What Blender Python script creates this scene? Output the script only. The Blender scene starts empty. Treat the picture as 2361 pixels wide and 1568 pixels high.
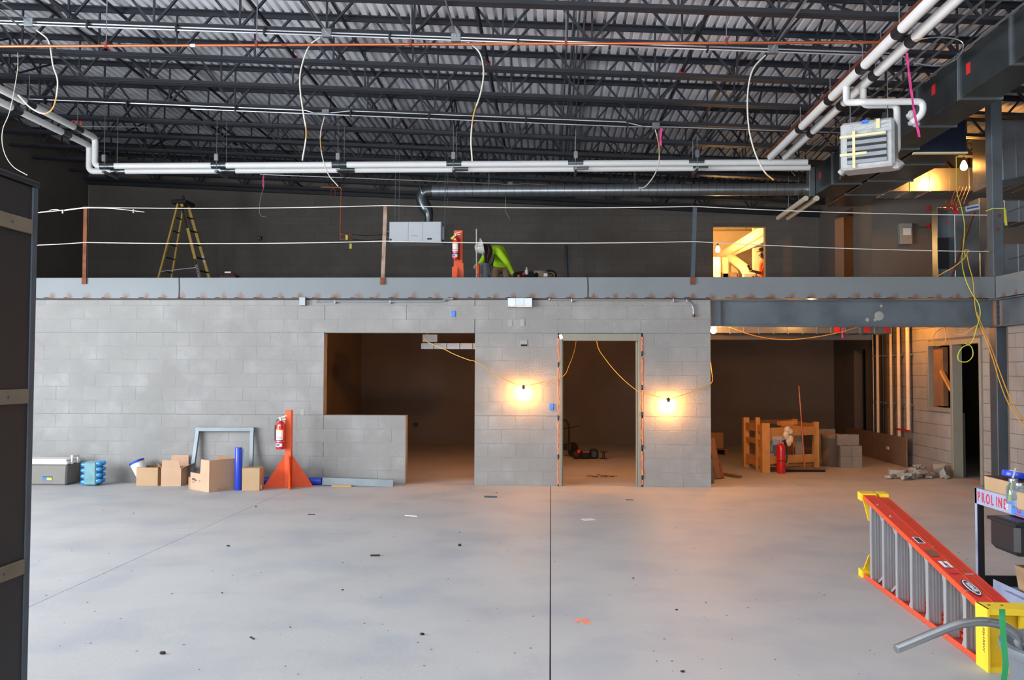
import bpy, math, random
from mathutils import Vector, Matrix
random.seed(7)
S = bpy.context.scene
COL = S.collection
R = math.radians

# ------------------------------------------------------------------ camera
F, CX, CY = 2050.0, 1180.5, 784.0            # focal length and centre in pixels of the 2361x1568 frame
CAM = Vector((0, 0, 1.66))
_th, _ph, _ro = R(2.5), math.atan(74 / F), 0.0035
_f0 = Vector((-math.sin(_th), math.cos(_th), 0)); _r0 = Vector((math.cos(_th), math.sin(_th), 0)); _z = Vector((0, 0, 1))
FW = _f0 * math.cos(_ph) + _z * math.sin(_ph)
_u0 = _z * math.cos(_ph) - _f0 * math.sin(_ph)
RT = _r0 * math.cos(_ro) + _u0 * math.sin(_ro)
UP = _u0 * math.cos(_ro) - _r0 * math.sin(_ro)
cd = bpy.data.cameras.new('camera'); cam = bpy.data.objects.new('camera', cd); COL.objects.link(cam)
cam.matrix_world = Matrix(((RT.x, UP.x, -FW.x, CAM.x), (RT.y, UP.y, -FW.y, CAM.y), (RT.z, UP.z, -FW.z, CAM.z), (0, 0, 0, 1)))
cd.sensor_width = 36.0; cd.lens = F / 2361 * 36.0; cd.clip_start = 0.05; cd.clip_end = 200
S.camera = cam

# ------------------------------------------------------------------ world, daylight, exposure
w = bpy.data.worlds.new('world'); S.world = w; w.use_nodes = True
w.node_tree.nodes['Background'].inputs[0].default_value = (0.72, 0.84, 1.0, 1)
w.node_tree.nodes['Background'].inputs[1].default_value = 0.35
def area(name, loc, rot, sx, sy, power, color):
    l = bpy.data.lights.new(name, 'AREA'); l.shape = 'RECTANGLE'; l.size = sx; l.size_y = sy
    l.energy = power; l.color = color
    o = bpy.data.objects.new(name, l); COL.objects.link(o); o.location = loc; o.rotation_euler = rot
    return o
# daylight through the big overhead door in the left wall and the one behind the camera
area('daylight_left_door', (-11.40, 4.0, 2.9), (0, R(-58), 0), 2.8, 9.8, 2100, (0.87, 0.93, 1.0))
area('deck_fill_left_door', (-11.40, 4.0, 0.85), (0, R(-132), 0), 1.5, 9.8, 1000, (0.93, 0.96, 1.0))  # added fill lamp, aimed upward to brighten the roof deck
area('daylight_rear_door', (-1.0, -5.7, 3.2), (R(36), 0, 0), 8.0, 2.6, 480, (0.92, 0.96, 1.0))
area('deck_fill_rear_door', (-1.0, -5.6, 0.9), (R(174), 0, 0), 8.0, 1.5, 2600, (0.95, 0.97, 1.0))  # added lamp facing the ceiling, lifts the near roof deck
S.view_settings.view_transform = 'Standard'
S.view_settings.look = 'None'
S.view_settings.exposure = 0.0
S.view_settings.gamma = 1.0
S.view_settings.use_curve_mapping = False

# ------------------------------------------------------------------ survey helper: a picture point on a known plane
def at(px, py, X=None, Y=None, Z=None):
    d = FW + RT * ((px - CX) / F) - UP * ((py - CY) / F)
    if X is not None: t = (X - CAM.x) / d.x
    elif Y is not None: t = (Y - CAM.y) / d.y
    else: t = (Z - CAM.z) / d.z
    return CAM + d * t

# ------------------------------------------------------------------ materials
MATS = {}
def srgb(c):
    return tuple(((v / 255) / 12.92 if v / 255 <= 0.04045 else ((v / 255 + 0.055) / 1.055) ** 2.4) for v in c) + (1,)
def mat(name, c, rough=0.6, metal=0.0, var=0.12, scale=6.0, bump=0.0, bscale=60.0, rand=0.0, emit=None, estr=0.0, alpha=None, trans=0.0, coat=0.0, dirt=None, dscale=2.0, dth=0.55):
    """c: surface colour as 8 bit sRGB albedo; var: noise variation of the colour; rand: per object variation; dirt: second colour laid in noise patches"""
    m = bpy.data.materials.new(name); m.use_nodes = True; MATS[name] = m
    nt = m.node_tree; N = nt.nodes; L = nt.links
    b = N['Principled BSDF']; b.inputs['Roughness'].default_value = rough; b.inputs['Metallic'].default_value = metal
    col = srgb(c)
    geo = N.new('ShaderNodeNewGeometry')
    out = None
    rgb = N.new('ShaderNodeRGB'); rgb.outputs[0].default_value = col; out = rgb.outputs[0]
    if dirt is not None:
        n2 = N.new('ShaderNodeTexNoise'); n2.inputs['Scale'].default_value = dscale; n2.inputs['Detail'].default_value = 6
        L.new(geo.outputs['Position'], n2.inputs['Vector'])
        mr = N.new('ShaderNodeMapRange'); mr.inputs[1].default_value = dth - 0.08; mr.inputs[2].default_value = dth + 0.12
        L.new(n2.outputs['Fac'], mr.inputs[0])
        mx = N.new('ShaderNodeMix'); mx.data_type = 'RGBA'
        L.new(mr.outputs[0], mx.inputs['Factor']); L.new(out, mx.inputs['A']); mx.inputs['B'].default_value = srgb(dirt)
        out = mx.outputs['Result']
    if var or rand:
        hsv = N.new('ShaderNodeHueSaturation'); L.new(out, hsv.inputs['Color'])
        n1 = N.new('ShaderNodeTexNoise'); n1.inputs['Scale'].default_value = scale; n1.inputs['Detail'].default_value = 5
        L.new(geo.outputs['Position'], n1.inputs['Vector'])
        mr = N.new('ShaderNodeMapRange'); mr.inputs[1].default_value = 0.25; mr.inputs[2].default_value = 0.75
        mr.inputs[3].default_value = 1 - var; mr.inputs[4].default_value = 1 + var
        L.new(n1.outputs['Fac'], mr.inputs[0]); v = mr.outputs[0]
        if rand:
            oi = N.new('ShaderNodeObjectInfo'); m2 = N.new('ShaderNodeMapRange'); m2.inputs[3].default_value = 1 - rand; m2.inputs[4].default_value = 1 + rand
            L.new(oi.outputs['Random'], m2.inputs[0]); mu = N.new('ShaderNodeMath'); mu.operation = 'MULTIPLY'
            L.new(v, mu.inputs[0]); L.new(m2.outputs[0], mu.inputs[1]); v = mu.outputs[0]
        L.new(v, hsv.inputs['Value']); out = hsv.outputs[0]
    L.new(out, b.inputs['Base Color'])
    if bump:
        nb = N.new('ShaderNodeTexNoise'); nb.inputs['Scale'].default_value = bscale; nb.inputs['Detail'].default_value = 4
        L.new(geo.outputs['Position'], nb.inputs['Vector'])
        bp = N.new('ShaderNodeBump'); bp.inputs['Strength'].default_value = bump; bp.inputs['Distance'].default_value = 0.01
        L.new(nb.outputs['Fac'], bp.inputs['Height']); L.new(bp.outputs[0], b.inputs['Normal'])
    if emit:
        b.inputs['Emission Color'].default_value = srgb(emit); b.inputs['Emission Strength'].default_value = estr
    if alpha is not None: b.inputs['Alpha'].default_value = alpha
    if trans: b.inputs['Transmission Weight'].default_value = trans
    if coat: b.inputs['Coat Weight'].default_value = coat
    return m
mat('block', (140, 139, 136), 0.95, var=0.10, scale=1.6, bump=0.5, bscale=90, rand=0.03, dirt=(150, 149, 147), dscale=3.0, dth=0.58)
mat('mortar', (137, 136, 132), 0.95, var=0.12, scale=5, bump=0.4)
mat('block_shaded', (112, 107, 101), 0.95, var=0.08, scale=1.2, bump=0.5, bscale=80, rand=0.05, dirt=(105, 99, 93), dscale=0.8)  # same block as the front wall, with shade put into the colour
mat('mortar_shaded', (102, 97, 91), 0.95, var=0.12)  # mortar darkened to go with the shaded block colour
mat('concrete', (172, 171, 169), 0.6, var=0.07, scale=0.9, bump=0.12, bscale=25, dirt=(160, 161, 164), dscale=1.5, dth=0.55)
mat('joint_dark', (38, 36, 34), 0.95, var=0.1)
mat('deck', (222, 224, 230), 0.5, 0.1, var=0.14, scale=1.1, dirt=(190, 191, 196), dscale=1.5)
mat('joist', (42, 44, 51), 0.55, 0.2, var=0.15, scale=3)
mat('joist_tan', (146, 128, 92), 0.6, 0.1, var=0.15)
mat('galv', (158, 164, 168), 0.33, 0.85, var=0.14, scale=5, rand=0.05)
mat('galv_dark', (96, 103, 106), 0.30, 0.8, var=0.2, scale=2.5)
mat('conduit', (176, 180, 184), 0.36, 0.85, var=0.05)
mat('primer', (134, 142, 147), 0.6, 0.05, var=0.08, scale=2.5, dirt=(120, 126, 130), dscale=2)
mat('primer_dark', (92, 100, 106), 0.6, 0.05, var=0.12, scale=2.5, dirt=(78, 84, 90), dscale=2)
mat('steel_blue', (62, 72, 80), 0.5, 0.1, var=0.15)
mat('rust', (120, 66, 38), 0.85, 0.0, var=0.3, scale=9, dirt=(86, 46, 28), dscale=6)
mat('rust_light', (150, 128, 112), 0.8, 0.0, var=0.2, scale=9, dirt=(112, 70, 48), dscale=5)
mat('weld', (58, 56, 60), 0.7, 0.1, var=0.2)
mat('pvc_white', (226, 226, 224), 0.4, var=0.04, scale=3)
mat('copper', (200, 112, 76), 0.35, 0.75, var=0.15, scale=4)
mat('copper_brown', (126, 62, 42), 0.5, 0.3, var=0.2, scale=4)
mat('cable_white', (206, 200, 186), 0.5, var=0.05)
mat('cable_tan', (188, 148, 84), 0.55, var=0.1)
mat('rope_wire', (214, 212, 204), 0.55, var=0.08)
mat('pink_tape', (236, 72, 150), 0.6, var=0.05)
mat('orange_tape', (240, 86, 40), 0.6, var=0.05)
mat('cord_yellow', (216, 160, 52), 0.5, var=0.05)
mat('cord_lime', (204, 206, 70), 0.5, var=0.05)
mat('black_plastic', (30, 31, 33), 0.45, var=0.15)
mat('black_matte', (20, 20, 22), 0.85, var=0.2)
mat('dark_panel', (30, 31, 33), 0.55, 0.1, var=0.25, scale=2)
mat('strip_wood', (104, 92, 76), 0.8, var=0.15, scale=8)
mat('cardboard', (172, 142, 108), 0.85, var=0.06, scale=5)
mat('cardboard_pink', (184, 150, 122), 0.85, var=0.06, scale=5)
mat('cardboard_in', (150, 112, 76), 0.9, var=0.08)
mat('print_ink', (92, 82, 78), 0.8, var=0.1)
mat('cooler_grey', (112, 108, 102), 0.5, var=0.06)
mat('plastic_white', (216, 216, 212), 0.4, var=0.04)
mat('water_wrap', (92, 138, 148), 0.12, var=0.2, scale=14, coat=0.6)
mat('bottle_blue', (38, 132, 200), 0.15, var=0.12, coat=0.5)
mat('blue_plastic', (36, 66, 190), 0.3, var=0.08)
mat('blue_pale', (126, 176, 214), 0.3, var=0.08)
mat('blue_box', (58, 122, 220), 0.4, var=0.04)
mat('safety_orange', (226, 86, 30), 0.5, var=0.10, scale=7)
mat('ext_red', (196, 24, 30), 0.25, var=0.06, coat=0.4)
mat('label_white', (226, 224, 220), 0.6, var=0.03)
mat('label_blue', (44, 110, 196), 0.6, var=0.05)
mat('label_yellow', (226, 196, 60), 0.6, var=0.05)
mat('label_red', (210, 40, 44), 0.6, var=0.03)
mat('chrome', (205, 205, 205), 0.2, 0.9, var=0.04)
mat('frame_olive', (132, 130, 116), 0.5, var=0.05)
mat('foam_orange', (250, 132, 92), 0.85, var=0.18, scale=20)
mat('bulb', (255, 240, 210), 0.4, var=0, emit=(255, 168, 76), estr=950)
mat('bulb_far', (255, 240, 210), 0.4, var=0, emit=(255, 192, 112), estr=1500)
mat('bulb_room', (255, 240, 210), 0.4, var=0, emit=(255, 154, 58), estr=2600)
mat('bulb_plant', (255, 240, 210), 0.4, var=0, emit=(255, 170, 76), estr=420)
mat('galv_track', (128, 138, 142), 0.5, 0.4, var=0.1)
mat('bare_steel', (188, 190, 192), 0.3, 0.9, var=0.05)
mat('bulb_small', (255, 240, 210), 0.4, var=0, emit=(255, 160, 66), estr=1500)
mat('ladder_orange', (236, 74, 34), 0.4, var=0.06, scale=6)
mat('ladder_red', (206, 52, 40), 0.5, var=0.08, scale=5)
mat('aluminium', (176, 178, 180), 0.45, 0.5, var=0.05)
mat('ladder_yellow_cap', (236, 200, 44), 0.45, var=0.05)
mat('ladder_yellow', (214, 176, 84), 0.55, var=0.08)
mat('cart_blue', (150, 158, 184), 0.5, var=0.08)
mat('cart_bright', (60, 130, 226), 0.5, var=0.05)
mat('paint_red', (196, 44, 62), 0.6, var=0.05)
mat('lime_label', (176, 214, 40), 0.6, var=0.04)
mat('glass_clear', (220, 232, 232), 0.05, var=0.0, trans=0.9)
mat('film', (206, 208, 208), 0.25, var=0.15, scale=12, alpha=0.75)
mat('unit_white', (206, 212, 216), 0.45, var=0.03)
mat('tape_cream', (230, 220, 168), 0.7, var=0.05)
mat('green_strap', (28, 136, 78), 0.5, var=0.08)
mat('barrel_grey', (112, 118, 124), 0.5, var=0.1)
mat('navy', (36, 40, 66), 0.5, var=0.1)
mat('pine', (196, 140, 74), 0.75, var=0.14, scale=7, rand=0.06)
mat('pine_grey', (150, 146, 140), 0.8, var=0.12, scale=7)
mat('old_wood', (118, 86, 58), 0.85, var=0.2, scale=6)
mat('rubble', (150, 146, 138), 0.95, var=0.15, scale=8, rand=0.12)
mat('hivis', (176, 226, 30), 0.8, var=0.08, scale=8)
mat('khaki', (146, 120, 92), 0.85, var=0.1, scale=8)
mat('hair', (48, 28, 22), 0.7, var=0.25, scale=30)
mat('skin', (196, 146, 118), 0.6, var=0.05)
mat('skin_dark', (96, 58, 46), 0.6, var=0.05)
mat('orange_shirt', (226, 74, 26), 0.85, var=0.08)
mat('hat_white', (226, 224, 218), 0.35, var=0.03)
mat('hat_black', (24, 24, 26), 0.3, var=0.05)
mat('tarp_blue', (26, 62, 140), 0.5, var=0.15)
mat('duct_film_blue', (22, 30, 52), 0.3, var=0.3, scale=3, coat=0.3)
mat('far_cream', (222, 208, 184), 0.8, var=0.06)
mat('far_wall', (216, 198, 168), 0.9, var=0.06)
mat('panel_grey', (150, 150, 142), 0.5, var=0.05)
mat('brown_board', (122, 104, 86), 0.85, var=0.1)

# ------------------------------------------------------------------ mesh building
class MB:
    def __init__(s): s.v = []; s.f = []; s.sm = False
    def add(s, vs, fs):
        o = len(s.v); s.v += [Vector(p) for p in vs]; s.f += [tuple(i + o for i in f) for f in fs]; return s
    def box(s, x0, x1, y0, y1, z0, z1, b=0.0):
        if x0 > x1: x0, x1 = x1, x0
        if y0 > y1: y0, y1 = y1, y0
        if z0 > z1: z0, z1 = z1, z0
        b = min(b, (x1 - x0) * .45, (y1 - y0) * .45, (z1 - z0) * .45)
        if b <= 1e-6:
            return s.add([(x0, y0, z0), (x1, y0, z0), (x1, y1, z0), (x0, y1, z0), (x0, y0, z1), (x1, y0, z1), (x1, y1, z1), (x0, y1, z1)],
                         [(0, 3, 2, 1), (4, 5, 6, 7), (0, 1, 5, 4), (1, 2, 6, 5), (2, 3, 7, 6), (3, 0, 4, 7)])
        vs = []; X = (x0, x1); Y = (y0, y1); Z = (z0, z1); idx = {}
        for i in (0, 1):
            for j in (0, 1):
                for k in (0, 1):
                    sx, sy, sz = (b if i == 0 else -b), (b if j == 0 else -b), (b if k == 0 else -b)
                    idx[i, j, k, 'x'] = len(vs); vs.append((X[i], Y[j] + sy, Z[k] + sz))
                    idx[i, j, k, 'y'] = len(vs); vs.append((X[i] + sx, Y[j], Z[k] + sz))
                    idx[i, j, k, 'z'] = len(vs); vs.append((X[i] + sx, Y[j] + sy, Z[k]))
        g = lambda i, j, k, a: idx[i, j, k, a]
        fs = []
        for i in (0, 1): fs.append((g(i, 0, 0, 'x'), g(i, 1, 0, 'x'), g(i, 1, 1, 'x'), g(i, 0, 1, 'x')))
        for j in (0, 1): fs.append((g(0, j, 0, 'y'), g(1, j, 0, 'y'), g(1, j, 1, 'y'), g(0, j, 1, 'y')))
        for k in (0, 1): fs.append((g(0, 0, k, 'z'), g(1, 0, k, 'z'), g(1, 1, k, 'z'), g(0, 1, k, 'z')))
        for j in (0, 1):
            for k in (0, 1): fs.append((g(0, j, k, 'y'), g(1, j, k, 'y'), g(1, j, k, 'z'), g(0, j, k, 'z')))
        for i in (0, 1):
            for k in (0, 1): fs.append((g(i, 0, k, 'x'), g(i, 1, k, 'x'), g(i, 1, k, 'z'), g(i, 0, k, 'z')))
        for i in (0, 1):
            for j in (0, 1): fs.append((g(i, j, 0, 'x'), g(i, j, 1, 'x'), g(i, j, 1, 'y'), g(i, j, 0, 'y')))
        for i in (0, 1):
            for j in (0, 1):
                for k in (0, 1): fs.append((g(i, j, k, 'x'), g(i, j, k, 'y'), g(i, j, k, 'z')))
        return s.add(vs, fs)
    def bar(s, a, b, wx, wy, up=(0, 0, 1)):
        """a straight bar from a to b; wx across, wy along up"""
        a = Vector(a); b = Vector(b); d = (b - a).normalized(); u = Vector(up)
        if abs(d.dot(u)) > 0.98: u = Vector((0, 1, 0)) if abs(d.y) < 0.9 else Vector((1, 0, 0))
        x = d.cross(u).normalized(); y = x.cross(d).normalized(); x = x * wx / 2; y = y * wy / 2
        return s.add([a - x - y, a + x - y, a + x + y, a - x + y, b - x - y, b + x - y, b + x + y, b - x + y],
                     [(0, 3, 2, 1), (4, 5, 6, 7), (0, 1, 5, 4), (1, 2, 6, 5), (2, 3, 7, 6), (3, 0, 4, 7)])
    def tube(s, pts, r, n=8, caps=True):
        pts = [Vector(p) for p in pts]; k = len(pts); rs = r if isinstance(r, (list, tuple)) else [r] * k
        t = [(pts[min(i + 1, k - 1)] - pts[max(i - 1, 0)]).normalized() for i in range(k)]
        u = Vector((0, 0, 1)) if abs(t[0].z) < 0.9 else Vector((1, 0, 0))
        nx = t[0].cross(u).normalized(); vs = []
        for i in range(k):
            nx = (nx - t[i] * nx.dot(t[i])); nx = nx.normalized() if nx.length > 1e-6 else t[i].orthogonal().normalized()
            ny = t[i].cross(nx)
            for j in range(n):
                a = 2 * math.pi * j / n; vs.append(pts[i] + (nx * math.cos(a) + ny * math.sin(a)) * rs[i])
        fs = [(i * n + j, i * n + (j + 1) % n, (i + 1) * n + (j + 1) % n, (i + 1) * n + j) for i in range(k - 1) for j in range(n)]
        if caps: fs += [tuple(range(n - 1, -1, -1)), tuple((k - 1) * n + j for j in range(n))]
        s.sm = True
        return s.add(vs, fs)
    def lathe(s, prof, c=(0, 0, 0), n=20, axis=(0, 0, 1)):
        """prof: list of (radius, height) along axis from c"""
        c = Vector(c); ax = Vector(axis).normalized(); nx = ax.orthogonal().normalized(); ny = ax.cross(nx); vs = []
        for r, h in prof:
            for j in range(n):
                a = 2 * math.pi * j / n; vs.append(c + ax * h + (nx * math.cos(a) + ny * math.sin(a)) * r)
        k = len(prof)
        fs = [(i * n + j, i * n + (j + 1) % n, (i + 1) * n + (j + 1) % n, (i + 1) * n + j) for i in range(k - 1) for j in range(n)]
        fs += [tuple(range(n - 1, -1, -1)), tuple((k - 1) * n + j for j in range(n))]
        s.sm = True
        return s.add(vs, fs)
    def ball(s, c, r, n=14, sz=1.0):
        k = 8
        return s.lathe([(max(1e-4, r * math.sin(math.pi * i / k)), -r * sz * math.cos(math.pi * i / k)) for i in range(k + 1)], c, n)
    def prism(s, poly, d):
        """poly: list of 3D points, extruded by vector d"""
        d = Vector(d); k = len(poly); p = [Vector(q) for q in poly]
        return s.add(p + [q + d for q in p], [tuple(range(k - 1, -1, -1)), tuple(range(k, 2 * k))] + [(i, (i + 1) % k, (i + 1) % k + k, i + k) for i in range(k)])
    def plate(s, pts, d): return s.prism(pts, d)
    def xf(s, M): s.v = [M @ p for p in s.v]; return s
    def build(s, name, m, parent=None, smooth=None):
        me = bpy.data.meshes.new(name)
        if parent is None:
            xs = [p.x for p in s.v]; ys = [p.y for p in s.v]; zs = [p.z for p in s.v]
            o0 = Vector(((min(xs) + max(xs)) / 2, (min(ys) + max(ys)) / 2, min(zs)))
        else: o0 = wloc(parent)
        me.from_pydata([tuple(p - o0) for p in s.v], [], s.f); me.update()
        if (s.sm if smooth is None else smooth):
            me.polygons.foreach_set('use_smooth', [True] * len(me.polygons)); me.set_sharp_from_angle(angle=R(38))
        me.materials.append(MATS[m] if isinstance(m, str) else m)
        ob = bpy.data.objects.new(name, me); COL.objects.link(ob)
        if parent is None: ob.location = o0
        else: ob.parent = parent
        return ob
def wloc(o):
    v = Vector(o.location)
    while o.parent: o = o.parent; v += Vector(o.location)
    return v
def tag(o, label, cat, group=None):
    o['label'] = label; o['category'] = cat
    if group: o['group'] = group
    return o
def thing(name, label, cat, loc, group=None):
    o = bpy.data.objects.new(name, None); COL.objects.link(o); o.location = Vector(loc); o.empty_display_size = 0.1
    return tag(o, label, cat, group)
def struct(o): o['kind'] = 'structure'; return o
def stuff(o): o['kind'] = 'stuff'; return o
def sroot(name, loc=(0, 0, 0)):
    o = bpy.data.objects.new(name, None); COL.objects.link(o); o.location = Vector(loc); return struct(o)
def copy_tree(o, parent=None):
    c = o.copy(); COL.objects.link(c); c.parent = parent
    for ch in list(o.children): copy_tree(ch, c)
    return c
def fillet(pts, r, n=5):
    """round the corners of a polyline"""
    P = [Vector(p) for p in pts]; out = [P[0]]
    for i in range(1, len(P) - 1):
        a, b, c = P[i - 1], P[i], P[i + 1]; u = (a - b); v = (c - b); rr = min(r, u.length * .49, v.length * .49)
        u.normalize(); v.normalize(); p, q = b + u * rr, b + v * rr
        for k in range(n + 1):
            t = k / n; out.append(p * (1 - t) ** 2 + b * 2 * t * (1 - t) + q * t * t)
    return out + [P[-1]]
def smooth(pts, n=6):
    """Catmull-Rom through the points"""
    P = [Vector(p) for p in pts]; P = [P[0] * 2 - P[1]] + P + [P[-1] * 2 - P[-2]]; out = []
    for i in range(1, len(P) - 2):
        a, b, c, d = P[i - 1:i + 3]
        for k in range(n):
            t = k / n; out.append(0.5 * ((2 * b) + (c - a) * t + (2 * a - 5 * b + 4 * c - d) * t * t + (3 * b - a - 3 * c + d) * t ** 3))
    return out + [P[-2]]
def text_mesh(txt, size, m, name, parent, M, extrude=0.0006, bold=False):
    c = bpy.data.curves.new(name, 'FONT'); c.body = txt; c.size = size; c.extrude = extrude; c.align_x = 'CENTER'; c.align_y = 'CENTER'
    if bold: c.offset = size * 0.02
    tmp = bpy.data.objects.new(name + '_tmp', c); COL.objects.link(tmp)
    dg = bpy.context.evaluated_depsgraph_get(); me = bpy.data.meshes.new_from_object(tmp.evaluated_get(dg)); bpy.data.objects.remove(tmp)
    o0 = wloc(parent); me.transform(Matrix.Translation(-o0) @ M); me.materials.clear(); me.materials.append(MATS[m])
    ob = bpy.data.objects.new(name, me); COL.objects.link(ob); ob.parent = parent
    return ob
def frameM(o, x, y):
    """matrix with local x,y axes along given world vectors, z = x cross y"""
    x = Vector(x).normalized(); y = Vector(y).normalized(); z = x.cross(y).normalized(); y = z.cross(x)
    return Matrix(((x.x, y.x, z.x, o[0]), (x.y, y.y, z.y, o[1]), (x.z, y.z, z.z, o[2]), (0, 0, 0, 1)))

# ================================================================== THE SETTING
W = 13.06            # front face of the block wall under the mezzanine
BK = 21.6            # back wall of the hall
XL = -11.55          # left wall
XR = 6.45            # wall plane on the right
ZM = 3.05            # mezzanine floor
CH = 0.2032          # block course
BL = 0.4064          # block length
def zb(x): return 5.80 - 0.05 * x      # underside of the roof joists (roof falls to the right)

# ---- floor: slabs with saw cut joints over a dark base
fl = sroot('floor')
MB().box(XL - .3, 14, -6.2, 22.5, -0.10, -0.012).build('floor_base', 'joint_dark', fl)
xs = [XL - .3, -7.316, -3.658, 0.0, 3.658, 7.316, 14]; ys = [-6.2, -1.1, 2.75, 6.61, 9.22, 13.06, 17.0, 22.5]
gx = {-3.658: .0055, 0.0: .008}
for i in range(len(xs) - 1):
    for j in range(len(ys) - 1):
        a = gx.get(xs[i], .004) / 2; b = gx.get(xs[i + 1], .004) / 2; c = .0022
        MB().box(xs[i] + a, xs[i + 1] - b, ys[j] + c, ys[j + 1] - c, -0.06, 0.0).build('slab', 'concrete', fl)

# ---- concrete blocks
BLK = {}
def block_mesh(lx, ly, lz, m):
    k = (round(lx, 3), round(ly, 3), round(lz, 3), m)
    if k not in BLK:
        b = MB().box(0, lx, 0, ly, 0, lz, 0.0025)
        me = bpy.data.meshes.new('concrete_block'); me.from_pydata([tuple(p) for p in b.v], [], b.f); me.update(); me.materials.append(MATS[m]); BLK[k] = me
    return BLK[k]
def put_block(parent, x, y, z, lx, ly, lz, m):
    o = bpy.data.objects.new('concrete_block', block_mesh(lx, ly, lz, m)); COL.objects.link(o); o.parent = parent
    o.location = Vector((x, y, z)) - wloc(parent); return o
def course_pieces(a, b, holes, joint0, i, zt, step=BL):
    """intervals of blocks along one course between a and b, cut by holes [(u0,u1,z0,z1)]"""
    z0 = i * CH; z1 = min(z0 + CH, zt); zc = (z0 + z1) / 2
    off = joint0 + (0 if i % 2 else step / 2)
    k = math.floor((a - off) / step); cuts = [a]; u = off + k * step
    while u < b:
        if u > a + .03: cuts.append(u)
        u += step
    cuts.append(b); out = []
    for u0, u1 in zip(cuts[:-1], cuts[1:]):
        segs = [(u0, u1)]
        for h0, h1, hz0, hz1 in holes:
            if hz0 < zc < hz1:
                ns = []
                for s0, s1 in segs:
                    if h1 <= s0 or h0 >= s1: ns.append((s0, s1))
                    else:
                        if s0 < h0: ns.append((s0, h0))
                        if s1 > h1: ns.append((h1, s1))
                segs = ns
        out += [(s0, s1) for s0, s1 in segs if s1 - s0 > .03]
    return z0, z1, out
def core(holes, a, b, z0, z1):
    """rectangles filling a..b, z0..z1 without the holes"""
    us = sorted({a, b} | {min(max(v, a), b) for h in holes for v in h[:2]}); zs = sorted({z0, z1} | {min(max(v, z0), z1) for h in holes for v in h[2:]})
    r = []
    for u0, u1 in zip(us[:-1], us[1:]):
        for q0, q1 in zip(zs[:-1], zs[1:]):
            uc, qc = (u0 + u1) / 2, (q0 + q1) / 2
            if not any(h[0] < uc < h[1] and h[2] < qc < h[3] for h in holes): r.append((u0, u1, q0, q1))
    return r
J = 0.009
# front wall of the rooms under the mezzanine
ZT = 2.725; XE = 2.33
DX0, DX1, DZ = 0.11, 1.345, 2.242
holes = [(-3.36, -2.13, 5 * CH, 11 * CH), (-2.13, -1.12, -1, 11 * CH), (DX0, DX1, -1, 11 * CH)]
wf = sroot('wall_front')
m = MB()
for u0, u1, q0, q1 in core([(h[0], h[1], max(h[2], 0), h[3]) for h in holes], XL, XE, 0, ZT): m.box(u0 + .004, u1 - .004 if u1 < XE else u1 - .004, W + .0022, W + .194, q0, q1 - .002)
m.build('mortar', 'mortar', wf)
for i in range(14):
    z0, z1, seg = course_pieces(-8.35, XE, holes, -1.12, i, ZT)
    for s0, s1 in seg:
        j0 = J / 2
        put_block(wf, s0 + j0, W + random.uniform(0, .0016), z0 + j0, s1 - s0 - J, .1975, z1 - z0 - J, 'block')
# dark sealant between beam and wall
MB().box(XL, XE, W + .004, W + .18, ZT, ZT + .02).build('sealant', 'weld', wf)

# back wall
wb = sroot('wall_back')
oz = 5.19
bh = [(3.92, 5.17, ZM, oz)]
m = MB()
for u0, u1, q0, q1 in core(bh, XL, 14, 0, 7.4): m.box(u0, u1, BK + .004, BK + .2, q0, q1)
m.build('mortar', 'mortar_shaded', wb)
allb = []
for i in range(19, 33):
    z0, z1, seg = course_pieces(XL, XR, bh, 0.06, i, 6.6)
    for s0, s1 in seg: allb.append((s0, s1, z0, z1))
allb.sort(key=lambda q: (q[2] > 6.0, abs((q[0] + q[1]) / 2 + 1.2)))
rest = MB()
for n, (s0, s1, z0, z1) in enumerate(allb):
    if n < 296: put_block(wb, s0 + J / 2, BK + random.uniform(0, .002), z0 + J / 2, s1 - s0 - J, .19, z1 - z0 - J, 'block_shaded')
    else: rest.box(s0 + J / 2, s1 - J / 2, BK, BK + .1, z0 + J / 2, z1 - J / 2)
stuff(rest.build('concrete_block_field', 'block_shaded', wb))
# inner back wall of the rooms below
struct(MB().box(XL, 14, 20.6, 20.75, 0, 2.7).build('wall_back_lower', 'block_shaded'))

# left wall with the big overhead door opening
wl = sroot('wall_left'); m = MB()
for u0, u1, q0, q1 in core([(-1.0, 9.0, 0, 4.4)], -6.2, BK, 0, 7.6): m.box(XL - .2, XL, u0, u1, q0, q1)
m.build('wall_body', 'block_shaded', wl)
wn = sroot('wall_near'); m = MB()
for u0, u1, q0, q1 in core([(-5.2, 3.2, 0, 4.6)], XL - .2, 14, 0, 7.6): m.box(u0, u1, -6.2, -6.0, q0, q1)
m.build('wall_body', 'block_shaded', wn)
struct(MB().box(13.8, 14, -6.2, BK, 0, 7.6).build('wall_far_right', 'block_shaded'))

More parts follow.
